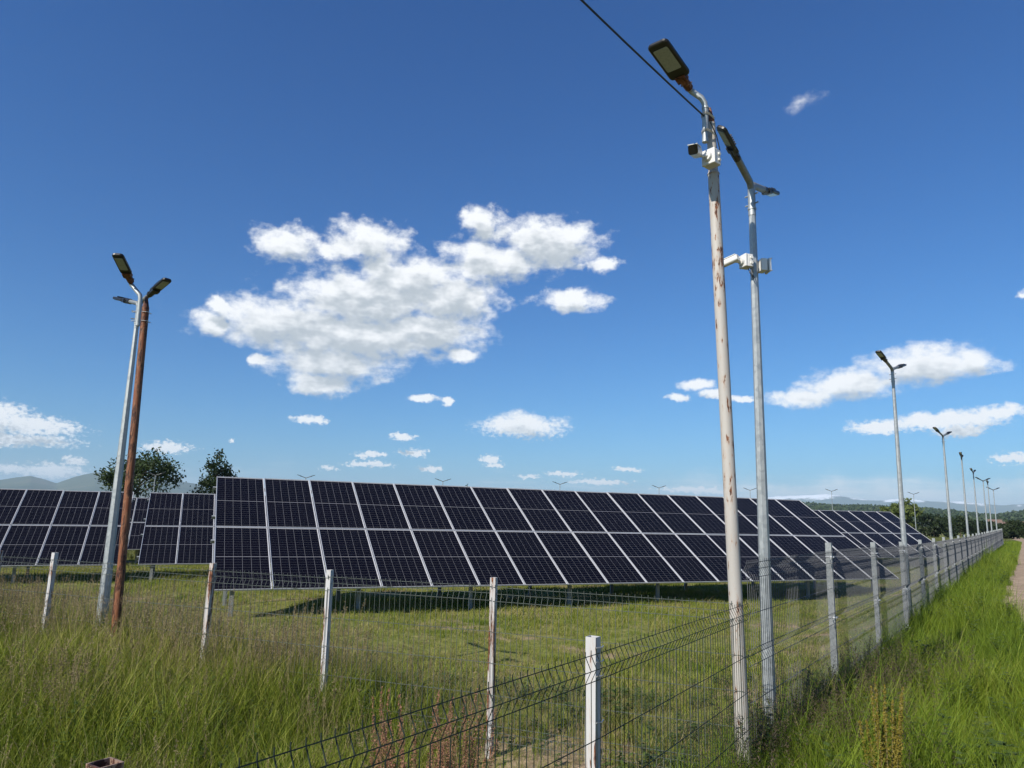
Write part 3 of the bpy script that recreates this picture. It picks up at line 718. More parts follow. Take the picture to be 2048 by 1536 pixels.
def place_panel(root, p0, p1, H, ztop0, ztop1, spec, m_, flip=1, me=None , lod=0, wr=.0027, spacing=.05):
    p0 = Vector((p0[0], p0[1], ztop0 - H)); p1 = Vector((p1[0], p1[1], ztop1 - H)); d = p1 - p0; L = d.length
    if me is None: me = wire_panel(L, H, spec[0], spec[1], m_, spacing, wr, lod).mesh('wire_panel', m_)
    o = obj('wire_panel', me, root)
    x = d.normalized(); y = Vector((0, 0, 1)).cross(x) * flip; z = Vector((0, 0, 1))
    M = Matrix((x * (1 if me is None else 1), y, z)).transposed().to_4x4(); M.translation = p0
    o.matrix_local = M; return o

# fence C: white posts, from the corner away to the left
DC = Vector((-1, -SCF, 0)).normalized(); ANG_C = math.atan2(DC.y, DC.x)
NC = Vector((-DC.y, DC.x, 0)); NC = NC if NC.y < 0 else -NC      # towards the camera
fc = tag(empty('mesh_fence', (CX, CY, .31)), 'low wire mesh fence on white painted posts running left from the corner pole', 'fence')
def on_fence(root, o): o.matrix_parent_inverse = root.matrix_world.inverted()
SC.view_layers[0].update()
cposts = [(-0.104, 1.675, 'post_paint_worn'), (-1.586, 1.655, 'post_paint'), (-2.882, 1.650, 'post_paint_worn'), (-4.943, 1.656, 'post_paint'), (-5.78, 1.640, 'post_paint_worn'), (-7.9, 1.62, 'post_paint'), (-10.2, 1.60, 'post_paint')]
def sq_post(root, x, y, zt, m_, size, ang, lean=(0, 0), name='post', base=None):
    zb = (float(gz(x, y)) if base is None else base) - .2
    mb = MB(); M = rotz(ang); mb.hollow((0, 0, 0), (lean[0], lean[1], zt - zb), size, .004, M)
    o = mb.build(name, MATS[m_], root); o.location = (x, y, zb); on_fence(root, o); return o
prev = (CX, CY, 1.665)
leans = [(-.004, 0), (-.012, .0), (.022, -.01), (.02, 0), (.02, 0), (0, 0), (0, 0)]
for (x, zt, m_), ln in zip(cposts, leans):
    y = CY + SCF * (x - CX)
    sq_post(fc, x, y, zt, m_, .047, ANG_C, ln)
    q = (x, y, zt)
    a = Vector(prev) + NC * .035; b = Vector(q) + NC * .035
    wo_ = place_panel(fc, a, b, H_A, prev[2] - .05, q[2] - .05, FA, MATS['wire_pale'], flip=1, wr=.0019); on_fence(fc, wo_)
    prev = q
# fence A: near, from the corner towards the viewer
fa = tag(empty('mesh_fence', (CX, CY, .31)), 'near wire mesh fence with dark wires crossing the foreground to the corner pole', 'fence')
SC.view_layers[0].update()
A1 = (.39, 3.39); A2 = (-.83, 1.64); A3 = (-2.2, -.35)
DA = (Vector((A1[0], A1[1], 0)) - Vector((CX, CY, 0))).normalized(); ANG_A = math.atan2(DA.y, DA.x)
NA = Vector((DA.y, -DA.x, 0))
NA = NA if NA.x > 0 else -NA                                        # mesh hangs on the right-hand, camera side
sq_post(fa, A1[0], A1[1], 1.660, 'post_paint', .050, ANG_A)
sq_post(fa, A2[0], A2[1], 1.655, 'rusty_tube', .052, ANG_A)
sq_post(fa, A3[0], A3[1], 1.66, 'post_paint', .060, ANG_A)
chain = [(CX, CY, 1.665), (A1[0], A1[1], 1.660), (A2[0], A2[1], 1.62), (A3[0], A3[1], 1.62)]
for p, q in zip(chain[:-1], chain[1:]):
    a = Vector(p) + NA * .038; b = Vector(q) + NA * .038
    wo_ = place_panel(fa, a, b, H_A, p[2] - .045, q[2] - .045, FA, MATS['wire_dark'], flip=(1 if (Vector((0, 0, 1)).cross((b - a).normalized())).dot(NA) < 0 else -1), wr=.0023); on_fence(fa, wo_)
# white painted wires of the panel where they cross the near post
tb = MB()
for dz in (.04, .10, .16, .35):
    c = Vector((A1[0], A1[1], 1.66 - dz)); tb.tube([c + NA * .034 - DA * .035, c + NA * .045, c + NA * .034 + DA * .035], .003, 5)
o_ = tb.build('wire_tie', MATS['steel_tie'], fa); on_fence(fa, o_); o_['kind'] = 'stuff'
# fence B: galvanised, along the track
DB = Vector((SB, 1, 0)).normalized(); ANG_B = math.atan2(DB.y, DB.x); NB = Vector((DB.y, -DB.x, 0))
fb = tag(empty('mesh_fence', (CX, CY, .31)), 'tall galvanised wire mesh fence receding along the dirt track at right', 'fence')
SC.view_layers[0].update()
by = [7.835, 10.081, 12.324, 14.50, 16.635, 18.643, 20.642, 22.70]
while by[-1] < 62: by.append(by[-1] + 2.06)
def ztopB(y): return float(np.interp(y, [5, 8, 12, 30, 45, 64], [1.985, 1.975, 1.90, 1.89, 1.95, 2.05]))
pm_ = MB(); pm_.hollow((0, 0, 0), (0, 0, 1.95), .058, .004, rotz(ANG_B)); pm_.box((0, 0, 1.952), (.058, .058, .004), rotz(ANG_B))
me_bpost = pm_.mesh('post', MATS['galvanised_post'])
cl = MB(); cl.box(NB * .045 , (.062, .012, .014), rotz(ANG_B)); cl.box((0, 0, 0), (.066, .066, .010), rotz(ANG_B)); me_clip = cl.mesh('clip', MATS['aluminium'])
prev = (CX, CY, 1.90); me_std = None
for i, y in enumerate(by):
    x = CX + SB * (y - CY); zt = ztopB(y)
    o_ = obj('post', me_bpost, fb, (x, y, zt - 1.952)); on_fence(fb, o_)
    if i < 14:
        for dz in (.14, .75, 1.36):
            k = obj('clip', me_clip, o_, (0, 0, 1.95 - dz))
    q = (x, y, zt - .07)
    L = (Vector(q) - Vector(prev)).length
    a = Vector(prev) + NB * .04; b = Vector(q) + NB * .04
    if i < 4: me_ = None
    else:
        if me_std is None: me_std = wire_panel(2.53, H_B, FB[0], FB[1], None, .05, .0020, 1, .028).mesh('wire_panel', MATS['wire_zinc'])
        me_ = me_std
    wo_ = place_panel(fb, a, b, H_B, prev[2], q[2], FB, MATS['wire_zinc'], flip=-1, me=me_, lod=0 if i < 3 else 1, wr=.0023); on_fence(fb, wo_)
    prev = q

# ------------------------------------------------------------------ lamp posts
def lamp_head_parts(root, base, axis, W=.165, L=.44, big=True, driver=True, down=Vector((0, 0, -1)), spin=0.0):
    """flat LED street light: socket, finned housing, window; axis points to the tip"""
    M = axes(axis, -down) @ Matrix.Rotation(spin, 3, 'X'); base = Vector(base); ax = M.col[0]
    hd = MB()
    c = base + M @ Vector((.11 + L / 2, 0, 0))
    hd.rbox(c, (L, W, .034), M, .035 if big else .03, 3, .008)
    for k in range(5):                                   # cooling fins on top
        hd.box(base + M @ Vector((.16 + k * .028, 0, .024)), (.008, W * .78, .018), M)
    h = hd.build('lamp_head', MATS['lamp_black'], root)
    g = MB(); g.rbox(base + M @ Vector((.11 + L * .56, 0, -.0185)), (L * .60, W * .70, .006), M, .012, 3, .002); g.build('window', MATS['lamp_glass'], h)
    dv = MB()
    if driver: dv.rbox(base + M @ Vector((.11 + L * .20, -W * .34, .040)), (.10, .05, .045), M, .01, 2, .004).build('driver_box', MATS['white_plastic_dull'], h)
    s = MB(); s.tube([base - ax * .03, base + ax * .13], [.034, .036], 10); s.box(base + ax * .10 + M @ Vector((0, 0, -.004)), (.07, .085, .05), M)
    for k in (.02, .08): s.tube([base + ax * k + M @ Vector((0, -.048, 0)), base + ax * k + M @ Vector((0, .048, 0))], .006, 6)
    return h, s
def yard_lamp(label, x, y, zj, az, r0=.062, r1=.034, sides=8, arm=.42, lift=R(15), detail=True, group=None, base=None, lean=(0, 0), spin=0.0):
    zb = float(gz(x, y)) if base is None else base
    root = tag(empty('lamp_post', (x, y, zb)), label, 'lamp post', group)
    H = zj - zb; lx, ly = lean
    p = MB(); p.tube([(0, 0, -.3), (0, 0, 0), (lx * .5, ly * .5, H * .5), (lx, ly, H - .22)], [r0 * 1.02, r0, (r0 + r1) / 2, r1], sides, roll=.35); p.build('pole', MATS['galvanised'], root)
    J = Vector((lx, ly, H)); d = Vector((math.cos(az), math.sin(az), 0))
    c = MB(); c.tube([J - Vector((0, 0, .30)), J - Vector((0, 0, .02))], r1 * 1.12, 12); c.tube([J - Vector((0, 0, .245)), J - Vector((0, 0, .225))], r1 * 1.3, 12)
    if detail:
        for zz in (.10, .19):
            for a in (az + 1.2, az - 1.9): c.tube([J + Vector((0, 0, -zz)), J + Vector((math.cos(a) * .07, math.sin(a) * .07, -zz))], .007, 6)
    c.build('collar', MATS['galvanised'], root, smooth=True)
    for s in (1, -1):
        ax = (d * s * math.cos(lift) + Vector((0, 0, math.sin(lift)))).normalized()
        a = MB(); a.tube([J - Vector((0, 0, .05)), J + ax * .04, J + ax * arm], r1 * 1.05, 12); a.build('arm', MATS['galvanised_arm' if detail else 'arm_dark'], root, smooth=True)
        h, sck = lamp_head_parts(root, J + ax * (arm - .02), ax, .105, .29, driver=False, spin=spin if s == 1 else 0)
        sck.build('socket', MATS['lamp_black'], root)
    return root
yard_lamp('galvanised eight sided lamp post beside the chipped white pole at the fence corner', 2.135, 6.2, 5.2, R(234), .055, .030, spin=R(-38))
yard_lamp('galvanised eight sided lamp post right beside the rust brown pole', -4.40, 8.26, 4.515, R(141), .062, .024, arm=.30, base=.45)
far = [(7.15, 13.40, 5.06, 226, 'first galvanised lamp post along the right fence, tallest of the receding line'), (14.1, 23.6, 5.06, 222, 'second lamp post in the receding line along the right fence'),
       (19.55, 31.5, 5.06, 236, 'third lamp post in the receding line along the right fence'), (25.4, 40.0, 5.06, 230, 'fourth lamp post in the receding line along the right fence'),
       (30.4, 46.95, 5.06, 207, 'fifth lamp post along the right fence, its two arms spread wide'), (32.8, 50.2, 5.06, 235, 'narrow looking lamp post second from the far end of the right fence'),
       (38.5, 58.3, 5.06, 203, 'farthest lamp post at the far end of the right fence')]
for x, y, zj, az, lab in far:
    yard_lamp(lab, x, y, zj, R(az), .056, .026, 8, detail=(y < 30), group='lamp posts along the right fence')
north = [(-28.97, 60.02, 4.62, 'two armed lamp post in front of the broad leafy tree'), (-18.0, 64.83, 4.92, 'lamp post whose two arms show above the left end of the front table'), (-6.35, 69.95, 5.13, 'second lamp top above the front table, left of its middle'),
         (5.16, 75.01, 5.35, 'lamp top above the middle of the front table'), (16.29, 79.9, 5.44, 'lamp top just left of the chipped white pole'), (27.87, 84.99, 5.63, 'lamp top between the white pole and the corner lamp post'),
         (39.58, 90.13, 5.97, 'two armed lamp post standing over the right end of the second row'), (52.87, 95.97, 6.1, 'two armed lamp post hidden behind the first right fence lamp post')]
for x, y, zj, lab in north:
    yard_lamp(lab, x, y, zj, math.atan2(RD.y, RD.x) - R(20), .052, .028, 8, lift=R(19), detail=False, group='lamp posts along the back of the field', arm=.45)

# chipped white pole in the corner, with its strapped-on lamp
wp = tag(empty('utility_pole', (1.69, 5.45, .31)), 'white painted steel pole with rust chips at the fence corner', 'pole')
base = Vector((0, 0, 0)); top = Vector((-.122, 0, 4.93))
def wpt(z): return Vector((-.122 * z / 4.93, 0, z))
p = MB(); p.tube([wpt(-.3), wpt(0), wpt(2.4), wpt(4.62)], [.052, .051, .047, .0435], 20); p.build('pole', MATS['pole_paint'], wp, smooth=True)
p = MB(); p.tube([wpt(4.62), wpt(5.05)], [.0375, .036], 18); p.tube([wpt(4.605), wpt(4.63)], [.049, .040], 18); p.build('upper_pole', MATS['pole_paint'], wp, smooth=True)
p = MB(); p.tube([wpt(5.05), wpt(5.19)], [.036, .008], 8); p.build('pinched_tip', MATS['rusty_bracket'], wp)
PB = Vector((-.193, -.07, 4.845)); PT = Vector((-.186, -.07, 5.14)); LB = Vector((-.335, -.105, 5.315)); TIP = Vector((-.655, -.475, 5.425))
ax = (TIP - LB).normalized()
p = MB(); p.tube([PB, PT, PT + Vector((-.008, -.005, .045)), PT + Vector((-.035, -.012, .085)), LB - ax * .06 + Vector((.0, 0, -.004)), LB + ax * .02], .0245, 14); p.tube([PT - Vector((0, 0, .005)), PT + Vector((0, 0, .012))], .029, 14)
p.build('arm', MATS['galvanised'], wp, smooth=True)
h, sck = lamp_head_parts(wp, LB, ax, .172, .40); sck.build('socket', MATS['rusty_bracket'], wp)
ti = MB()
for z in (4.93, 5.075):
    for k in range(3):
        q = wpt(z + .008 * k); c0 = Vector((-.19, -.07, z + .008 * k))
        loop = []
        for a in range(0, 361, 30):
            t = R(a); mid = (q + c0) / 2; dv_ = (c0 - q); dn = dv_.normalized(); pn = Vector((-dn.y, dn.x, 0))
            loop.append(mid + dn * (dv_.length / 2 + .035) * math.cos(t) + pn * .041 * math.sin(t) + Vector((0, 0, .006 * math.sin(3 * t))))
        ti.tube(loop, .0028, 5)
    ti.build('wire_strap', MATS['steel_tie'], wp); ti = MB()
ca = MB(); ca.tube([(-.16, -.11, 5.0), (-.10, -.07, 4.90), (-.075, -.055, 4.80), (-.075, -.055, 4.72), (-.11, -.06, 4.67)], .005, 6); ca.build('lead', MATS['cable_black'], wp)
cb = MB(); pts = []
a = Vector((1.50, 5.38, 5.375)); b = Vector((-6.6, -4.98, 5.75))
for k in range(41):
    t = k / 40; q = a.lerp(b, t); q.z -= 4 * .34 * t * (1 - t); pts.append(q)
cb.tube(pts, .0075, 6); tag(cb.build('overhead_cable', MATS['cable_black'], None, smooth=True), 'black overhead cable running from the white pole top out of the picture', 'cable')

# rust brown pole at left
rp = tag(empty('utility_pole', (-3.90, 7.63, .45)), 'rust brown steel pole leaning against the left galvanised lamp post', 'pole')
def rpt(z): return Vector((-.118 * z / 3.96, .05 * z / 3.96, z))
p = MB(); p.tube([rpt(-.3), rpt(0), rpt(2.0), rpt(3.62)], [.044, .043, .040, .038], 18); p.build('pole', MATS['rusty_pole'], rp, smooth=True)
p = MB(); p.tube([rpt(3.62), rpt(3.86)], [.0385, .037], 16); p.build('upper_pole', MATS['rusty_bracket'], rp, smooth=True)
p = MB(); p.tube([rpt(3.86), rpt(3.985)], [.037, .012], 8); p.build('pinched_tip', MATS['rusty_pole'], rp)
PB = Vector((-.112, -.075, 3.62)); PT = Vector((-.120, -.072, 3.92)); LB = Vector((-.245, -.03 - .06, 4.125)); TIP = Vector((-.185, -.46, 4.245))
ax = (TIP - LB).normalized()
p = MB(); p.tube([PB, PT, PT + Vector((-.006, -.004, .04)), LB - ax * .05 - Vector((0, 0, .02)), LB + ax * .02], .0235, 12); p.build('arm', MATS['galvanised'], rp, smooth=True)
h, sck = lamp_head_parts(rp, LB, ax, .115, .34); sck.build('socket', MATS['rusty_bracket'], rp)
ti = MB()
for z in (3.70, 3.80):
    q = rpt(z); ti.tube([q + Vector((.05, -.04, 0)), q + Vector((-.06, -.055, .004)), q + Vector((-.135, -.02, 0)), q + Vector((-.06, .05, 0)), q + Vector((.05, .04, 0)), q + Vector((.05, -.04, 0))], .003, 5)
    ti.build('wire_strap', MATS['steel_tie'], rp); ti = MB()

# ------------------------------------------------------------------ cameras and boxes on the poles
def bullet_camera(label, box_c, box_dir, cam_dir, arm_to, box=(.125, .125, .10), body=(.17, .075)):
    """box_dir: outward normal of the junction box lid; cam body looks along cam_dir"""
    M = axes(box_dir, (0, 0, 1)); c = Vector(box_c)
    root = tag(empty('security_camera', c), label, 'security camera')
    b = MB(); b.rbox((0, 0, 0), (box[2] * .66, box[0], box[1]), M, .008, 2, .004); bo = b.build('junction_box', MATS['white_plastic'], root)
    l = MB(); l.rbox(M @ Vector((box[2] * .33 + .014, 0, 0)), (.026, box[0] * 1.02, box[1] * 1.02), M, .006, 2, .004); l.build('lid', MATS['white_plastic'], bo)
    for sy in (-1, 1):
        for zz in (-.025, .025):
            MB().tube([M @ Vector((-.005, sy * box[0] * .47, zz)), M @ Vector((-.005, sy * (box[0] * .5 + .012), zz))], .013, 10).build('cable_gland', MATS['white_plastic_dull'], bo)
    D = Vector(cam_dir).normalized(); at_ = Vector(arm_to)
    a = MB(); s0 = M @ Vector((box[2] * .33 + .025, 0, 0)); a.tube([s0, s0 + M @ Vector((.022, 0, 0))], [.042, .034], 14); a.tube([s0 + M @ Vector((.02, 0, 0)), s0 + (at_ - s0) * .5 + Vector((0, 0, -.008)), at_], [.016, .012, .016], 10)
    a.build('bracket', MATS['white_plastic'], root, smooth=True)
    Mc = axes(D, (0, 0, 1)); bl = MB(); L, W_ = body
    cc = at_ + Mc @ Vector((L * .12, 0, W_ * .15))
    bl.rbox(cc, (W_, W_, L), Mc @ Matrix(((0, 0, 1), (0, 1, 0), (-1, 0, 0))), .018, 3, .003); bd = bl.build('camera_body', MATS['white_plastic'], root)
    hd = MB(); hd.box(cc + Mc @ Vector((.012, 0, W_ * .53)), (L * 1.02, W_ * .98, .006), Mc); hd.build('sun_hood', MATS['white_plastic'], bd)
    fr = MB(); fr.rbox(cc + Mc @ Vector((L / 2 + .004, 0, 0)), (W_ * .98, W_ * .98, .012), Mc @ Matrix(((0, 0, 1), (0, 1, 0), (-1, 0, 0))), .017, 3, .002); fr.build('front_glass', MATS['black_glass'], bd)
    return root
bullet_camera('white bullet camera with black front high on the chipped white pole', (1.535, 5.33, 4.985), (-.75, -.66, 0), (-.42, -.86, -.30), (-.150, -.085, .0), box=(.115, .125, .10))
bullet_camera('white bullet camera on the corner lamp post, pointing behind the white pole', (2.058, 6.14, 4.44), (-.96, -.28, 0), (-.72, .66, -.22), (-.135, -.02, .0), box=(.10, .115, .085), body=(.14, .058))
jb = tag(empty('junction_box', (2.222, 6.19, 4.425)), 'white junction box on the right side of the corner lamp post', 'box')
M = axes((.96, .1, 0), (0, 0, 1)); b = MB(); b.rbox((-.016, 0, 0), (.055, .095, .112), M, .006, 2, .003); bo = b.build('box_body', MATS['white_plastic_dull'], jb)
b = MB(); b.rbox(M @ Vector((.034, 0, 0)), (.022, .102, .120), M, .006, 2, .003); b.build('lid', MATS['white_plastic'], jb)
b = MB()
for zz in (-.055, .055):
    for yy in (-.05, .05): MB().tube([M @ Vector((.045, yy, zz)), M @ Vector((.050, yy, zz))], .006, 8).build('screw', MATS['lamp_grey'], jb)
b = MB(); b.tube([(2.06, 6.13, 4.375), (2.065, 6.11, 4.33), (2.085, 6.11, 4.30), (2.10, 6.12, 4.27)], .004, 6); b.tube([(2.075, 6.12, 4.375), (2.085, 6.10, 4.31), (2.105, 6.115, 4.285)], .0035, 6)
tag(b.build('camera_lead', MATS['cable_black']), 'short leads hanging below the camera box on the corner lamp post', 'cable')

# ------------------------------------------------------------------ trees
def tree(name, label, x, y, H, cr, mleaf, seed, crown=(1.0, 1.0), cone=0.0, leaf=.16, nleaf=5200, trunk_h=.3, group=None, gap=.5, zbase=None):
    g = np.random.default_rng(seed); zb = float(gz(x, y)) if zbase is None else zbase
    root = tag(empty(name, (x, y, zb)), label, 'tree', group)
    tr = MB(); th = H * trunk_h; r0 = H * .022
    tr.tube([(0, 0, -.2), (0, 0, 0), (.05 * g.normal(), .05 * g.normal(), th), (.1 * g.normal(), .1 * g.normal(), H * .8)], [r0 * 1.25, r0, r0 * .8, r0 * .15], 9)
    ends = []; nb = 17
    for k in range(nb):
        t = g.uniform(.0, 1.0) ** .9; z0 = th * .8 + (H * .78 - th * .8) * t; a = k * 2.4 + g.normal() * .3
        rad = cr * (1 - cone * t) * g.uniform(.65, 1.05) * (1 if cone else math.sqrt(max(.12, 1 - (2 * t - .8) ** 2 * .8)))
        rise = (.25 + .5 * t) * rad if not cone else .9 * rad
        p0 = Vector((0, 0, z0)); p2 = Vector((math.cos(a) * rad, math.sin(a) * rad, min(H * .98, z0 + rise))); p1 = p0.lerp(p2, .5) + Vector((0, 0, .12 * rad))
        tr.tube([p0, p1, p2], [r0 * .35, r0 * .2, r0 * .05], 5, caps=False)
        for q in range(5):
            s = g.uniform(.4, 1.0); b0 = p0.lerp(p2, s); e = b0 + Vector(g.normal(0, .28 * rad, 3)); e.z = min(max(e.z, th * .7), H)
            tr.tube([b0, e], [r0 * .1, r0 * .03], 4, caps=False); ends.append((e, .22 * cr)); ends.append((p2, .2 * cr))
    for q in range(10): ends.append((Vector((g.normal(0, .12 * cr), g.normal(0, .12 * cr), H * g.uniform(.82, .97))), .17 * cr))
    tr.build('trunk', MATS['bark'], root)
    C = np.array([e[0] for e in ends]); S_ = np.array([e[1] for e in ends]); pick = g.integers(0, len(ends), nleaf)
    P = C[pick] + g.normal(0, 1, (nleaf, 3)) * S_[pick][:, None] * gap * np.array((1, 1, .8))
    P[:, 2] = np.clip(P[:, 2], th * .6, None)
    u = g.normal(0, 1, (nleaf, 3)); u /= np.linalg.norm(u, axis=1)[:, None]; v = g.normal(0, 1, (nleaf, 3)); v -= u * (u * v).sum(1)[:, None]; v /= np.linalg.norm(v, axis=1)[:, None]
    sz = (leaf * g.uniform(.5, 1.2, nleaf))[:, None]
    V = np.stack([P - u * sz, P + v * sz * .5, P + u * sz, P - v * sz * .5], 1).reshape(-1, 3); F = np.arange(nleaf * 4).reshape(-1, 4)
    me = np_mesh('crown', V, F, MATS[mleaf]); a_ = me.attributes.new('shade', 'FLOAT', 'POINT'); a_.data.foreach_set('value', np.repeat(g.random(nleaf), 4).astype(np.float32))
    obj('crown', me, root); return root
def pol(az, d): return d * math.sin(R(az)), d * math.cos(R(az))
x, y = pol(-26.7, 74); tree('leafy_tree', 'broad leafy tree behind the left lamp post and panels', x, y, 7.5, 3.5, 'tree_leaf', 5, leaf=.165, nleaf=6800, trunk_h=.25, gap=.60)
x, y = pol(-21.7, 76); tree('pointed_tree', 'narrow pointed tree just left of the front table corner', x, y, 8.3, 2.5, 'tree_leaf', 8, cone=.7, leaf=.17, nleaf=3500, trunk_h=.2, gap=.55)
x, y = pol(-3.35, 120); tree('leafy_tree', 'small tree top peeping over the middle of the front table', x, y, 7.0, 1.8, 'tree_leaf', 12, leaf=.2, nleaf=1800)
x, y = pol(27.6, 150); tree('leafy_tree', 'pale green double crowned tree behind the second row end', x, y, 5.9, 2.5, 'tree_leaf_pale', 21, leaf=.28, nleaf=3200, trunk_h=.2)
x, y = pol(28.35, 152); tree('leafy_tree', 'taller pale green tree just left of the first right fence lamp post', x, y, 6.9, 2.1, 'tree_leaf_pale', 22, leaf=.28, nleaf=2600, trunk_h=.2)
spots = [(29.9, 150, 4.7, 3.1, 'dark rounded tree right behind the third row end'), (30.75, 160, 3.0, 1.2, 'small dark tree beside the rounded dark tree'), (31.4, 175, 5.2, 2.7, 'tallest dark tree between the first two far right lamp posts'), (32.05, 178, 3.9, 2.6, 'dark hedge tree behind the third right fence lamp post'),
         (32.6, 182, 3.8, 2.5, 'dark hedge tree behind the fourth right fence lamp post'), (33.1, 186, 3.6, 2.4, 'low dark hedge tree behind the end of the fence'), (33.95, 150, 2.7, 1.9, 'dark bush past the far end of the right fence'), (34.6, 146, 3.4, 2.1, 'dark bush at the right picture edge beyond the track')]
for k, (az, d, H, cr, lab) in enumerate(spots):
    x, y = pol(az, d); tree('hedge_tree', lab, x, y, H * .74, cr * .9, 'tree_leaf_dark', 40 + k, leaf=.30, nleaf=2400, trunk_h=.1, group='dark trees along the far hedge', gap=.7)
# far wood on the hill: nobody could count it
def blob(seed):
    g = np.random.default_rng(seed); nleaf = 90
    P = g.normal(0, 1, (nleaf, 3)); P /= np.linalg.norm(P, axis=1)[:, None]; P = P * g.uniform(.5, 1, nleaf)[:, None] * np.array((1, 1, 1.05)); P[:, 2] += .8
    u = g.normal(0, 1, (nleaf, 3)); u /= np.linalg.norm(u, axis=1)[:, None]; v = g.normal(0, 1, (nleaf, 3)); v -= u * (u * v).sum(1)[:, None]; v /= np.linalg.norm(v, axis=1)[:, None]
    V = np.stack([P - u * .34, P + v * .3, P + u * .34, P - v * .3], 1).reshape(-1, 3); me = np_mesh('tree_mass', V, np.arange(nleaf * 4).reshape(-1, 4), MATS['far_wood'])
    a_ = me.attributes.new('shade', 'FLOAT', 'POINT'); a_.data.foreach_set('value', np.repeat(g.random(nleaf), 4).astype(np.float32))
    return bpy.data.objects.new('tree_mass', me)
g = np.random.default_rng(77); pts = []
for k in range(5200):
    az = g.uniform(9, 41); t = g.uniform(.04, .72)
    x, y, z = hill_pt(az, t)
    if fbm(x / 130, y / 130, 3, 4) < -.12 and t < .45: continue
    pts.append((x, y, z - 1.0, g.uniform(0, 6.28), g.uniform(3.5, 6.5), g.integers(0, 4)))
scatter('far_wood', 'wood covering the low hill at right', 'wood', np.array(pts), [blob(s) for s in range(4)])

# village houses, tiny on the plain
hw = mat('house_wall', (.72, .68, .60), .9, 0, .08, 3); hr = mat('roof_tile', (.15, .095, .07), .9, 0, .2, 3); hg = mat('house_window', (.03, .04, .05), .2)
def house(label, az, d, w_, dp, h, rot):
    x, y = pol(az, d); root = tag(empty('house', (x, y, float(gz(x, y))), (0, 0, rot)), label, 'house', 'houses far off at right')
    b = MB(); b.box((0, 0, h / 2), (w_, dp, h)); b.build('wall', hw, root)
    r_ = MB(); e = .5; r_.add([(-w_ / 2 - e, -dp / 2 - e, h), (w_ / 2 + e, -dp / 2 - e, h), (w_ / 2 + e, dp / 2 + e, h), (-w_ / 2 - e, dp / 2 + e, h), (-w_ / 2 - e, 0, h + dp * .35), (w_ / 2 + e, 0, h + dp * .35)], [(0, 1, 5, 4), (3, 4, 5, 2), (0, 4, 3), (1, 2, 5), (3, 2, 1, 0)]); r_.build('roof', hr, root)
    for k in (-1, 1):
        q = MB(); q.box((k * w_ * .25, -dp / 2 - .02, h * .55), (1.2, .06, 1.4)); q.build('window', hg, root)
house('white walled house behind the last lamp post of the right fence', 33.35, 690, 9, 8, 5, R(-30)); house('low pale house just right of the last right fence lamp post', 33.75, 720, 10, 7, 4, R(-20)); house('red roofed house at the right picture edge behind the dark bush', 34.9, 700, 13, 8, 4, R(-38))

# ------------------------------------------------------------------ grass
G = np.random.default_rng(2024)
def sample(n, x0, x1, y0, y1):
    return G.uniform(x0, x1, n), G.uniform(y0, y1, n)
def in_view(x, y, mrg=1.6, pad=1.0):
    return (np.abs(x) < .735 * y + mrg) & (y > .5 - pad)
def pack(x, y, smin, smax, nsrc, scale_mul=None, sink=.01):
    n = len(x); s = G.uniform(smin, smax, n)
    if scale_mul is not None: s = s * scale_mul
    return np.stack([x, y, gz(x, y) - sink, G.uniform(0, 6.283, n), s, G.integers(0, nsrc, n)], 1)
def patch(x, y, sc, seed):
    return np.array([mnoise.noise((a * sc + seed, b * sc, seed * .7)) for a, b in zip(x, y)])
# 1. tall meadow outside the fences on the left
def tallness(x, y):
    dC, dB = inside(x, y); dA = (x - CX) * DA.y - (y - CY) * DA.x
    lf = 1 - sstep(-1.3, 1.0, x + .12 * (y - 3))
    beyond = 1 - sstep(.2, 2.4, dC)
    return lf * beyond
x, y = sample(60000, -12, 2.2, .7, 11)
tl = tallness(x, y); pn_ = patch(x, y, .8, 3.1)
keep = in_view(x, y) & (G.random(len(x)) < tl * np.clip(7.0 / (y + 3.0), .45, 1) * .62) & (inside(x, y)[1] > .3)
x, y, tl, pn_ = x[keep], y[keep], tl[keep], pn_[keep]
src = [blade_clump('g', 20, .22, .50, .0068, .10, .42, MATS['grass_tall'], 100 + k) for k in range(5)] + [blade_clump('g', 16, .3, .58, .0060, .10, .55, MATS['grass_tall'], 110 + k, 4) for k in range(2)] + [blade_clump('g', 9, .25, .55, .0045, .12, .6, MATS['straw'], 120)] + [weed('g', MATS['weed_leaf'], 130, .34)]
P = pack(x, y, .7, 1.15, len(src), (.55 + .45 * tl) * (1 + .35 * pn_))
P[:, 5] = np.where((P[:, 5] == 7) & (G.random(len(P)) < .4), 0, P[:, 5])
scatter('meadow_grass', 'tall green meadow grass filling the left foreground', 'grass', P, src)
# 2. seed heads over the meadow
x, y = sample(9000, -12, 2.0, 1.2, 10.5); tl = tallness(x, y); pn_ = patch(x, y, .55, 9.3)
keep = in_view(x, y) & (G.random(len(x)) < tl * (.06 + .62 * sstep(-.05, .35, pn_ + .16 * (y - 5.6)))) & (inside(x, y)[1] > .3)
x, y = x[keep], y[keep]
src = [panicle('s', 5, .62, MATS['straw'], MATS['seed_head'], 200 + k, spread=.10) for k in range(4)] + [panicle('s', 3, .6, MATS['straw'], MATS['straw'], 210 + k, .09, .014, 30, .008) for k in range(2)]
scatter('seed_heads', 'brownish airy seed heads standing over the left meadow', 'grass', pack(x, y, .75, 1.1, len(src)), src)
x, y = sample(2600, -9, 1.2, 1.6, 9.0); tl = tallness(x, y); pn_ = patch(x, y, 1.1, 4.4)
keep = in_view(x, y) & (G.random(len(x)) < np.clip(tl + .15, 0, 1) * sstep(-.2, .3, pn_)) & (inside(x, y)[1] > .3)
x, y = x[keep], y[keep]
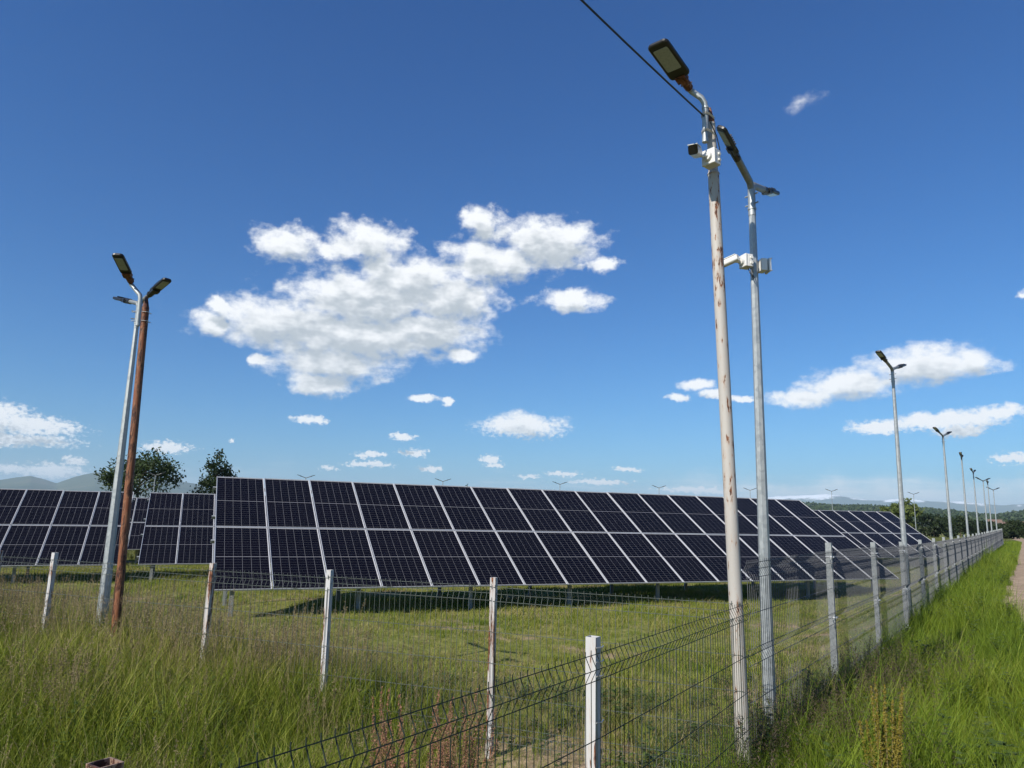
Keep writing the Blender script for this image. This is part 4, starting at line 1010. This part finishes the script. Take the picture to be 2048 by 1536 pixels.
src = [blade_clump('z', 10, .3, .62, .0034, .12, .75, MATS['straw'], 230 + k, 4) for k in range(4)] + [panicle('z', 4, .58, MATS['straw'], MATS['straw'], 240, .12, .012, 40, .007)]
scatter('dry_stems', 'pale dry stalks scattered through the left meadow', 'grass', pack(x, y, .7, 1.1, len(src)), src)
# 3. dry, thin grass between the near fences
x, y = sample(42000, -6, 4.5, 1.6, 9.5); dC, dB = inside(x, y); tl = tallness(x, y); pn_ = patch(x, y, .9, 5.5)
keep = in_view(x, y) & (dB > -.1) & (dC < 4.2) & (G.random(len(x)) < (1 - .6 * tl) * np.clip(.62 + 1.0 * pn_, .12, 1) * (1 - .62 * np.clip(bare(x, y), 0, 1)))
x, y, pn_, dC = x[keep], y[keep], pn_[keep], dC[keep]
src = [blade_clump('d', 18, .04, .13, .0046, .08, .6, MATS['grass_field'], 300 + k) for k in range(5)] + [blade_clump('d', 9, .06, .2, .0034, .09, .8, MATS['straw'], 310 + k) for k in range(2)] + [weed('d', MATS['weed_leaf'], 320, .12, 26, .04)]
P = pack(x, y, .7, 1.3, len(src), 1 + .6 * np.clip(pn_, -.5, .6))
scatter('dry_grass', 'thin dry grass with bare soil between the near fences', 'grass', P, src)
# 4. the mown field around and under the panels
x, y = sample(150000, -30, 26, 7.5, 46); dC, dB = inside(x, y); pn_ = patch(x, y, .35, 7.7)
dens_ = np.clip(11.0 / y, .16, 1)
keep = in_view(x, y, 2.5) & (dB > .0) & (dC > 2.6) & (G.random(len(x)) < dens_ * np.clip(.72 + .7 * pn_, .2, 1) * .9 * (1 - .5 * np.clip(bare(x, y), 0, 1)))
x, y, pn_ = x[keep], y[keep], pn_[keep]
src = [blade_clump('f', 22, .045, .125, .0085, .13, .6, MATS['grass_field'], 400 + k, 2) for k in range(5)] + [blade_clump('f', 12, .05, .15, .006, .13, .8, MATS['straw'], 410, 2)]
P = pack(x, y, .75, 1.25, len(src), (1 + .5 * np.clip(pn_, -.5, .8)) * (1 + .02 * np.clip(y - 14, 0, 30)))
scatter('field_grass', 'short mown grass under and in front of the panels', 'grass', P, src)
# 5. lush verge outside the right fence
def verge_keep(x, y):
    dC, dB = inside(x, y); return (dB < .25) & (x < np.array([trackx(q) for q in y]) - .05 - .15 * np.sin(y * 1.7))
x, y = sample(120000, .2, 30, 1.6, 34); 
x = CX + SB * (y - CY) + G.uniform(-.35, 2.8, len(x))
pn_ = patch(x, y, .7, 2.2)
keep = in_view(x, y, 1.4) & verge_keep(x, y) & (G.random(len(x)) < np.clip(7.5 / (y + 3), .15, 1) * .26 * np.clip(.85 + 1.1 * pn_, .3, 1))
x, y, pn_ = x[keep], y[keep], pn_[keep]
src = [blade_clump('v', 22, .18, .42, .0070, .11, .38, MATS['grass_verge'], 500 + k) for k in range(6)] + [blade_clump('v', 16, .28, .56, .006, .1, .6, MATS['grass_verge'], 510, 4), blade_clump('v', 20, .3, .6, .0055, .12, .55, MATS['grass_verge'], 511, 4), weed('v', MATS['weed_leaf'], 520, .34, 44, .06)]
pq_ = patch(x, y, 2.6, 8.8)
P = pack(x, y, .55, 1.15, len(src), (1 + .45 * pn_ + .45 * pq_) * (1 + .012 * np.clip(y - 6, 0, 30)))
scatter('verge_grass', 'lush bright green grass on the verge right of the fence', 'grass', P, src)
# far verge and far field, bigger tufts
y = G.uniform(30, 75, 9000); x = CX + SB * (y - CY) + G.uniform(-.3, 1.25, len(y)); P1 = pack(x, y, .8, 1.3, 3)
src = [blade_clump('w', 14, .15, .34, .02, .22, .4, MATS['grass_verge'], 600 + k, 2) for k in range(3)]
scatter('far_verge_grass', 'grass strip narrowing between the far fence and the track', 'grass', P1, src)
x, y = sample(52000, -60, 70, 40, 120); keep = in_view(x, y, 3) & (inside(x, y)[1] > .2); x, y = x[keep], y[keep]
src = [blade_clump('q', 10, .12, .28, .03, .35, .4, MATS['grass_far'], 610 + k, 2) for k in range(3)]
scatter('far_field_grass', 'grass of the field far behind the panel rows', 'grass', pack(x, y, 1.0, 1.7, 3), src)
# seed heads and rank growth by the right fence and the pole foot
y = np.concatenate([G.uniform(3.2, 9.5, 190), G.uniform(5.2, 7.6, 150)]); x = CX + SB * (y - CY) + np.concatenate([G.normal(.35, .45, 190), G.normal(.25, .25, 150)])
src = [panicle('r', 5, .55, MATS['grass_verge'], MATS['seed_head_dark'], 700 + k, spread=.09) for k in range(4)]
scatter('fence_foot_seed_heads', 'dark feathery seed heads growing through the foot of the right fence', 'grass', pack(x, y, .6, 1.15, 4), src)
y = np.concatenate([G.uniform(2.6, 6.2, 420)]); x = CX + (y - CY) * .64 + G.normal(.12, .20, len(y))
src = [blade_clump('t', 18, .2, .5, .0065, .09, .45, MATS['grass_tall'], 710 + k) for k in range(3)] + [weed('t', MATS['weed_leaf'], 720, .3)]
scatter('fence_foot_grass', 'rank dark grass tufts along the near fence and pole foot', 'grass', pack(x, y, .55, 1.0, 4), src)

# ------------------------------------------------------------------ single plants that stand out
def spike_plant(name, label, x, y, h, stalks, m_, seed, spread=.12, grain=.010, ngrain=260, srad=.03, whorl=False, cat='plant', group=None):
    g = np.random.default_rng(seed); root = tag(empty(name, (x, y, float(gz(x, y)))), label, cat, group)
    st = MB(); V = []; S = []
    for k in range(stalks):
        a = g.uniform(0, 6.28); r_ = spread * math.sqrt(g.random()); hh = h * g.uniform(.62, 1.05); b0 = Vector((math.cos(a) * r_ * .3, math.sin(a) * r_ * .3, -.02)); e = Vector((math.cos(a) * r_ * 1.3, math.sin(a) * r_ * 1.3, hh))
        st.tube([b0, b0.lerp(e, .5) + Vector((0, 0, .01)), e], [.004, .003, .0015], 5)
        for q in range(ngrain):
            t = 1 - g.random() ** 1.1 * .72
            if whorl: t = 1 - round((1 - t) * 26) / 26 + g.normal(0, .004)
            rad = srad * (1.15 - t) / .75 * g.uniform(.35, 1); aa = g.uniform(0, 6.28)
            c = np.array(b0.lerp(e, min(t, 1))) + np.array((math.cos(aa) * rad, math.sin(aa) * rad, g.normal(0, .006)))
            u = g.normal(0, 1, 3); u /= np.linalg.norm(u); v = g.normal(0, 1, 3); v -= u * (u @ v); v /= np.linalg.norm(v); gs = grain * g.uniform(.6, 1.3)
            V += [c - u * gs, c + v * gs * .6, c + u * gs, c - v * gs * .6]; S += [g.random()] * 4
    st.build('stem', MATS['straw'], root)
    me = np_mesh('flower_spikes', np.array(V), np.arange(len(V)).reshape(-1, 4), MATS[m_]); a_ = me.attributes.new('shade', 'FLOAT', 'POINT'); a_.data.foreach_set('value', np.array(S, np.float32))
    obj('flower_spikes', me, root); return root
grp = 'reddish dock plants behind the near fence'
spike_plant('dock_plant', 'reddish brown dock plant seen through the near fence, left of the tallest', -.46, 4.25, .82, 26, 'dock_red', 1, .20, .0048, 420, .036, group=grp)
spike_plant('dock_plant', 'tallest reddish dock plant behind the near fence, left of the white post', -.22, 4.35, .86, 24, 'dock_red', 2, .16, .0048, 420, .036, group=grp)
spike_plant('dock_plant', 'pale reddish dock plant low behind the near fence wires', -.34, 3.95, .62, 16, 'dock_red', 3, .20, .0046, 380, .034, group=grp)
spike_plant('dock_plant', 'small red dock plant alone between two white posts', -.78, 4.9, .76, 5, 'dock_red', 4, .06, .005, 260, .026, group=grp)
spike_plant('yellow_weed', 'yellowish tiered weed spikes in the grass right of the corner lamp post', 2.40, 4.9, .84, 15, 'yellow_spike', 5, .12, .0068, 560, .027, True)
spike_plant('yellow_weed', 'slender yellowish weed spike in front of the right fence post', 3.35, 6.9, .55, 2, 'yellow_spike', 6, .03, .006, 260, .020, True)

# ------------------------------------------------------------------ haze
hz = MB(); hz.box((0, 0, 259), (34000, 34000, 538))
hmt = bpy.data.materials.new('air'); hmt.use_nodes = True; ht = hmt.node_tree; ht.nodes.clear()
ho = N(ht, 'ShaderNodeOutputMaterial'); pv = N(ht, 'ShaderNodeVolumePrincipled'); pv.inputs['Color'].default_value = (.64, .85, 1.0, 1); pv.inputs['Density'].default_value = 9.5e-5; pv.inputs['Anisotropy'].default_value = 0.0
ht.links.new(pv.outputs[0], ho.inputs['Volume'])
tag(hz.build('haze', hmt), 'thin blue haze in the air over the plain', 'haze', kind='stuff')
